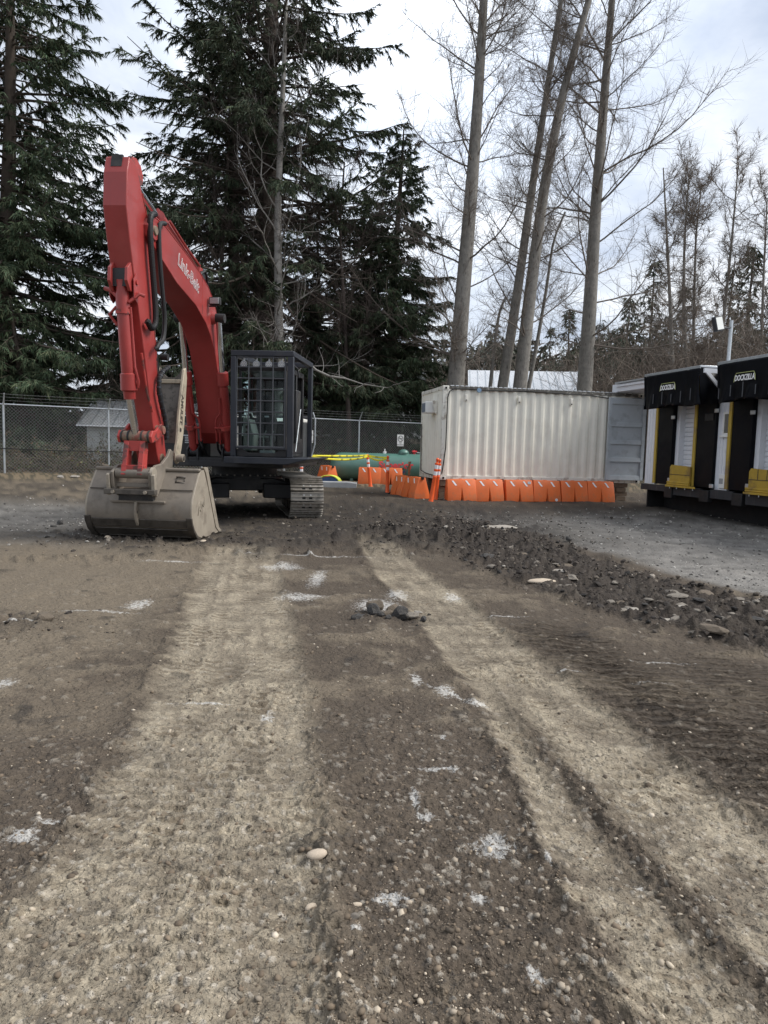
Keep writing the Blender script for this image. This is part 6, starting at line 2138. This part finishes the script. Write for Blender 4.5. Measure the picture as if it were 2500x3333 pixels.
# ---- bare trees
def bare_tree(name, label, path, r0, r1, seed, mbark, mtw, nb=34, Lb=4.5, z_first=.3, up=.35, sub=9, twg=6, minr=.0052, group=None, cat='tree', az_bias=None, wig=.10, twl=1.0, twig_up=.12):
    """path: world points of the trunk; branches, branchlets and twigs by vectorised growth"""
    r = np.random.default_rng(seed)
    path = np.array(path, float)
    base = path[0].copy()
    K = 24
    tt = np.linspace(0, 1, K)
    seg = np.concatenate([[0], np.cumsum(np.linalg.norm(np.diff(path, axis=0), axis=1))])
    tp = np.stack([np.interp(tt * seg[-1], seg, path[:, c]) for c in range(3)], -1)
    sm = tp.copy()
    sm[1:-1] = (tp[:-2] + 2 * tp[1:-1] + tp[2:]) / 4
    tp = sm[None] - base
    TLn = seg[-1]
    t = empty(name, tuple(base))
    tag(t, label, cat, group)
    a = Acc()
    a.add(*tubes_np(tp, (r0 + (r1 - r0) * tt)[None], 12))
    a.out('trunk', mbark, t, True)
    # level 1
    tb_ = np.sort(z_first + (1 - z_first) * r.random(nb))[None]
    P0, T0 = along(tp, tb_)
    P0, T0 = P0[0], T0[0]
    az = r.random(nb) * 2 * np.pi
    if az_bias is not None:
        az = np.where(r.random(nb) < .75, r.choice(np.array([0, np.pi]), nb) + r.normal(size=nb) * .6, az)
    el = np.radians(r.normal(28, 16, nb)) + up * (tb_[0] - .5)
    D = np.stack([np.cos(az) * np.cos(el), np.sin(az) * np.cos(el), np.sin(el)], -1)
    L1 = Lb * r.uniform(.45, 1.15, nb) * (1.1 - .35 * tb_[0])
    B1 = bow(P0, D, L1, 10, r, wig, .02, .16)
    br = (.009 + .0064 * L1)[:, None] * np.linspace(1, .16, 10)[None]
    a = Acc()
    a.add(*tubes_np(B1, np.maximum(br, minr), 5))
    # level 2
    m = max(2, sub)
    t2 = r.random((nb, m)) * .82 + .16
    S, T = along(B1, t2)
    S, T = S.reshape(-1, 3), T.reshape(-1, 3)
    n = len(S)
    L2 = (np.repeat(L1, m) * (1.0 - .6 * t2.ravel()) * r.uniform(.25, .6, n))
    D2 = unit(T * .9 + r.normal(size=(n, 3)) * .62 + np.array([0, 0, .12]))
    B2 = bow(S, D2, L2, 7, r, .16, .03, .14)
    a.add(*tubes_np(B2, np.maximum((.0035 + .0045 * L2)[:, None] * np.linspace(1, .3, 7)[None], minr), 4))
    a.out('branches', mtw if mbark is not m_barkb else mbark, t)
    # twigs
    a = Acc()
    src = np.concatenate([B2])
    t3 = r.random((len(src), twg)) * .92 + .08
    S, T = along(src, t3)
    S, T = S.reshape(-1, 3), T.reshape(-1, 3)
    n = len(S)
    L3_ = r.uniform(.2, .75, n) * twl
    D3 = unit(T * .8 + r.normal(size=(n, 3)) * .6)
    B3 = bow(S, D3, L3_, 2, r, .1, .04, twig_up * .5)
    a.add(*tubes_np(B3, np.full(B3.shape[:2], minr * .8) * np.array([1.1, .4])[None], 3))
    S, T = along(B1, r.random((nb, twg * 4)) * .9 + .1)
    S, T = S.reshape(-1, 3), T.reshape(-1, 3)
    n = len(S)
    B4 = bow(S, unit(T * .6 + r.normal(size=(n, 3)) * .7), r.uniform(.25, .9, n) * twl, 3, r, .2, .05, twig_up)
    a.add(*tubes_np(B4, np.full(B4.shape[:2], minr * .8) * np.array([1.2, .9, .5])[None], 3))
    tag(a.out('twigs', mtw, t), kind='stuff')
    return t


def pix(uvs, y):
    out = []
    for uu, vv in uvs:
        d = _f3 + _R3 * (uu - 1250) / FPX + _U3 * (1666.5 - vv) / FPX
        out.append(np.array([0, 0, CAM_H]) + d * (y / d[1]))
    return out


def rooted(uvs, y):
    """a trunk standing at depth y whose upper course was read off the photo; its foot goes down to the ground"""
    P = pix(uvs, y)
    a, b = P[0], P[1]
    k = (a[2] - .1) / (b[2] - a[2])
    foot = a - (b - a) * k
    return [foot] + P


def widen(P, s):
    """let the trunk lean a little in depth too"""
    return [p + np.array([0, s * i / len(P), 0]) for i, p in enumerate(P)]


G1 = 'bare cottonwoods behind the container'
bare_tree('cottonwood_tree', 'stout bare cottonwood nearest the fir, rising from behind the container\'s left end', widen(rooted([(1485, 1240), (1508, 950), (1538, 600), (1560, 300), (1578, 0), (1592, -260), (1600, -480)], 29.5), .6), .40, .10, 31, m_barkg, m_twig, nb=60, Lb=4.8, z_first=.18, group=G1, sub=14, twg=10, twl=1.2)
bare_tree('cottonwood_tree', 'left one of the two leaning cottonwoods in the middle', widen(rooted([(1640, 1240), (1680, 1000), (1735, 620), (1785, 300), (1832, 0), (1890, -300)], 31.5), .8), .27, .07, 32, m_barkg, m_twig, nb=44, Lb=3.8, z_first=.28, group=G1, sub=12, twg=10)
bare_tree('cottonwood_tree', 'right one of the two leaning cottonwoods in the middle, thicker trunk', widen(rooted([(1695, 1245), (1728, 950), (1775, 600), (1840, 280), (1920, 0), (2000, -300)], 31.0), .5), .35, .09, 33, m_barkg, m_twig, nb=46, Lb=4.2, z_first=.25, group=G1, sub=12, twg=10)
bare_tree('cottonwood_tree', 'widest spreading cottonwood at the right, crown reaching into the clear sky', widen(rooted([(1905, 1240), (1925, 950), (1940, 700), (1958, 480), (1985, 150), (2010, -150), (2030, -400)], 33.5), .4), .42, .08, 34, m_barkg, m_twig, nb=66, Lb=6.4, z_first=.22, group=G1, sub=14, twg=10, twl=1.25, up=.5)
bare_tree('cottonwood_sapling', 'thin crooked dead stem left of the two leaning cottonwoods', rooted([(1598, 1240), (1612, 1100), (1628, 1000), (1648, 965)], 32.0), .13, .05, 35, m_barkg, m_twig, nb=9, Lb=1.0, z_first=.6, group=G1, sub=4, twg=4)
bare_tree('cottonwood_sapling', 'thin curved stem right of the two leaning cottonwoods', rooted([(1725, 1240), (1755, 1080), (1785, 900), (1800, 780), (1840, 690)], 32.5), .13, .04, 36, m_barkg, m_twig, nb=14, Lb=1.8, z_first=.4, group=G1, sub=6, twg=5)
bare_tree('birch_tree', 'grey barked bare tree with crooked limbs directly above the excavator cab', widen(rooted([(908, 1130), (905, 900), (902, 700), (912, 420), (922, 200), (930, -50)], 28.5), .3), .23, .06, 37, m_barkb, m_twigd, nb=40, Lb=4.2, z_first=.2, wig=.17, group='bare trees beyond the fence', sub=9, twg=6, up=.2, twl=1.2)
bare_tree('alder_tree', 'thin dark bare tree among the firs left of the tallest evergreen', widen(rooted([(700, 1130), (715, 900), (735, 600), (745, 350)], 29.5), .3), .14, .03, 38, m_twigd, m_twigd, nb=46, Lb=3.0, z_first=.35, group='bare trees beyond the fence', sub=9, twg=6, up=.1, twl=1.3)
bare_tree('alder_tree', 'thin bare tree in front of the pointed fir, right of the tallest evergreen', widen(rooted([(1130, 1250), (1120, 1000), (1105, 750), (1120, 520)], 30.0), .3), .12, .03, 39, m_twigd, m_twigd, nb=42, Lb=2.8, z_first=.3, group='bare trees beyond the fence', sub=8, twg=6, up=.1, twl=1.3)
G2 = 'alders above the loading dock'
for i, (uvs, y, lb, r0_, L_) in enumerate((([(2190, 1190), (2185, 1000), (2175, 760), (2165, 540)], 38, 'slim alder with a fine catkin crown, left stem of the group above the dock', .17, 2.8),
                                         ([(2235, 1190), (2228, 1000), (2232, 780), (2250, 560)], 39, 'slim alder, middle stem of the group above the dock', .16, 2.6),
                                         ([(2258, 1190), (2262, 980), (2270, 760), (2290, 590)], 39.5, 'slim alder, right stem of the group above the dock', .14, 2.4),
                                         ([(2340, 1190), (2365, 980), (2390, 750), (2410, 530)], 41, 'open crowned alder right of the flood light', .16, 3.0),
                                         ([(2480, 1150), (2490, 900), (2505, 640)], 40, 'alder cut by the right edge of the photo', .14, 3.0))):
    bare_tree('alder_tree', lb, widen(rooted(uvs, y), .3), r0_, .03, 40 + i, m_barkg, m_twigbr if i % 2 else m_twig, nb=38, Lb=L_, z_first=.3, group=G2, sub=8, twg=7, up=.6, minr=.0085, twl=.9)


# ---- brush: arching brambles behind the fence, brown thicket behind the dock
def thicket(name, label, region, n, seed, mm, Lr=(.8, 2.2), leaf=0.0, r_=.007, upd=.9, group=None, zoff=0.0):
    r = np.random.default_rng(seed)
    (x0, y0), (x1, y1), w = region
    t_ = r.random(n)
    off = r.uniform(0, w, n)
    d = unit(np.array([x1 - x0, y1 - y0]))
    P0 = np.stack([x0 + (x1 - x0) * t_ - d[1] * off, y0 + (y1 - y0) * t_ + d[0] * off, np.zeros(n)], -1)
    P0[:, 2] = gz(P0[:, 0], P0[:, 1]) - .05 + zoff
    D = unit(np.stack([r.normal(size=n) * .6, r.normal(size=n) * .6, np.full(n, upd)], -1))
    L = r.uniform(*Lr, n)
    B = bow(P0, D, L, 6, r, .16, -.02, -.34 if upd < 1.2 else -.05)
    a = Acc()
    a.add(*tubes_np(B, np.linspace(1, .4, 6)[None] * np.full((n, 1), r_), 3))
    S, T = along(B, r.random((n, 6)) * .8 + .2)
    S, T = S.reshape(-1, 3), T.reshape(-1, 3)
    k = len(S)
    B2 = bow(S, unit(T * .6 + r.normal(size=(k, 3)) * .8), r.uniform(.2, .6, k) * np.repeat(L, 6) * .4, 2, r, .2, .02, -.03)
    a.add(*tubes_np(B2, np.full(B2.shape[:2], r_ * .6), 3))
    o = a.out(name, mm)
    tag(o, label, 'brush', group, 'stuff')
    if leaf:
        nl = int(n * 14 * leaf)
        i = r.integers(0, k, nl)
        Q, TQ = along(B2[i], r.random((nl, 1)))
        pal = np.array([[.06, .075, .025], [.11, .075, .04], [.16, .10, .055], [.05, .06, .03], [.13, .15, .05]])
        V, F, c = cards(Q[:, 0], unit(r.normal(size=(nl, 3))), r.uniform(.05, .12, nl), r.uniform(.015, .035, nl), r, pal[r.choice(5, nl)] * r.uniform(.6, 1.2, (nl, 1)))
        a = Acc()
        a.add(V, F, c)
        tag(a.out(name + '_leaves', m_leaf), label.replace('brown', 'small dull') + ' foliage', 'brush', group, 'stuff')


thicket('bramble_thicket', 'tangle of brown brambles behind the left fence', ((-15.5, 21.6), (-4.5, 27.2), 3.2), 1200, 71, m_twigbr, (.6, 1.7), leaf=.9)
thicket('bramble_thicket', 'tangle of brown brambles behind the fence and tank', ((-5.0, 27.1), (4.5, 32.0), 2.6), 950, 72, m_twigd, (.8, 2.3), leaf=.9)
thicket('brown_brush', 'tall brown leafless brush on the slope behind the dock', ((11.0, 36.0), (27, 31.0), 9.0), 3000, 73, m_twigbr, (4.0, 9.5), r_=.014, upd=1.6)
thicket('brown_brush', 'brown leafless brush behind the barn between the cottonwoods', ((2.0, 47.0), (20, 43.0), 8.0), 1400, 74, m_twigbr, (4.0, 9.0), r_=.015, upd=1.6)
thicket('low_branches', 'bare brown twigs hanging under the firs behind the left fence', ((-16, 27.5), (-5, 30.5), 2.5), 500, 75, m_twigbr, (2.0, 5.5), r_=.009, upd=1.4)
# the wood far behind, one dark mass
r = np.random.default_rng(91)
n = 46000
fx = r.uniform(-14, 70, n)
fy = r.uniform(72, 92, n)
top = 13.5 + 2.6 * fbm(fx * .12, fy * .0 + .3, 3, 3) + 3.2 * np.abs(gnoise(fx * .42, fy * .08, 9)) - 1.5
fz_ = top * r.random(n) ** .75
pal = np.array([[.065, .072, .056], [.075, .08, .06], [.13, .11, .09], [.06, .068, .054]])
V, F, c = cards(np.stack([fx, fy, fz_], -1), unit(np.stack([r.normal(size=n) * .6, r.normal(size=n) * .6, r.normal(size=n) * .5 - .35], -1)), r.uniform(.6, 1.5, n), r.uniform(.10, .26, n), r, pal[r.choice(4, n, p=[.25, .2, .35, .2])] * r.uniform(.6, 1.4, (n, 1)))
tag(np_mesh('far_wood', V, F, m_needle, col=c), 'dark wood standing far behind the container and dock', 'wood', kind='stuff')

# a broken bough hanging right of the cab
bo_ = empty('fallen_bough', (-3.0, 26.0, 3.9))
tag(bo_, 'pale bare bough hanging across in front of the firs right of the cab', 'branch')
P_ = pix([(985, 1165), (1030, 1205), (1075, 1225), (1125, 1232), (1180, 1250), (1260, 1262)], 27.0)
P_ = np.array(P_)[None] - np.array([-3.0, 26.0, 3.9])
a = Acc()
a.add(*tubes_np(P_, np.array([[.05, .045, .04, .033, .022, .010]]), 6))
a.out('limb', m_barkb, bo_, True)
r = np.random.default_rng(5)
S, T = along(P_, r.random((1, 14)))
B = bow(S[0], unit(T[0] * .5 + r.normal(size=(14, 3)) * .6 + np.array([0, 0, .2])), r.uniform(.4, 1.4, 14), 6, r, .2)
a = Acc()
a.add(*tubes_np(B, np.linspace(.012, .005, 6)[None] * np.ones((14, 1)), 4))
a.out('twigs', m_barkb, bo_)
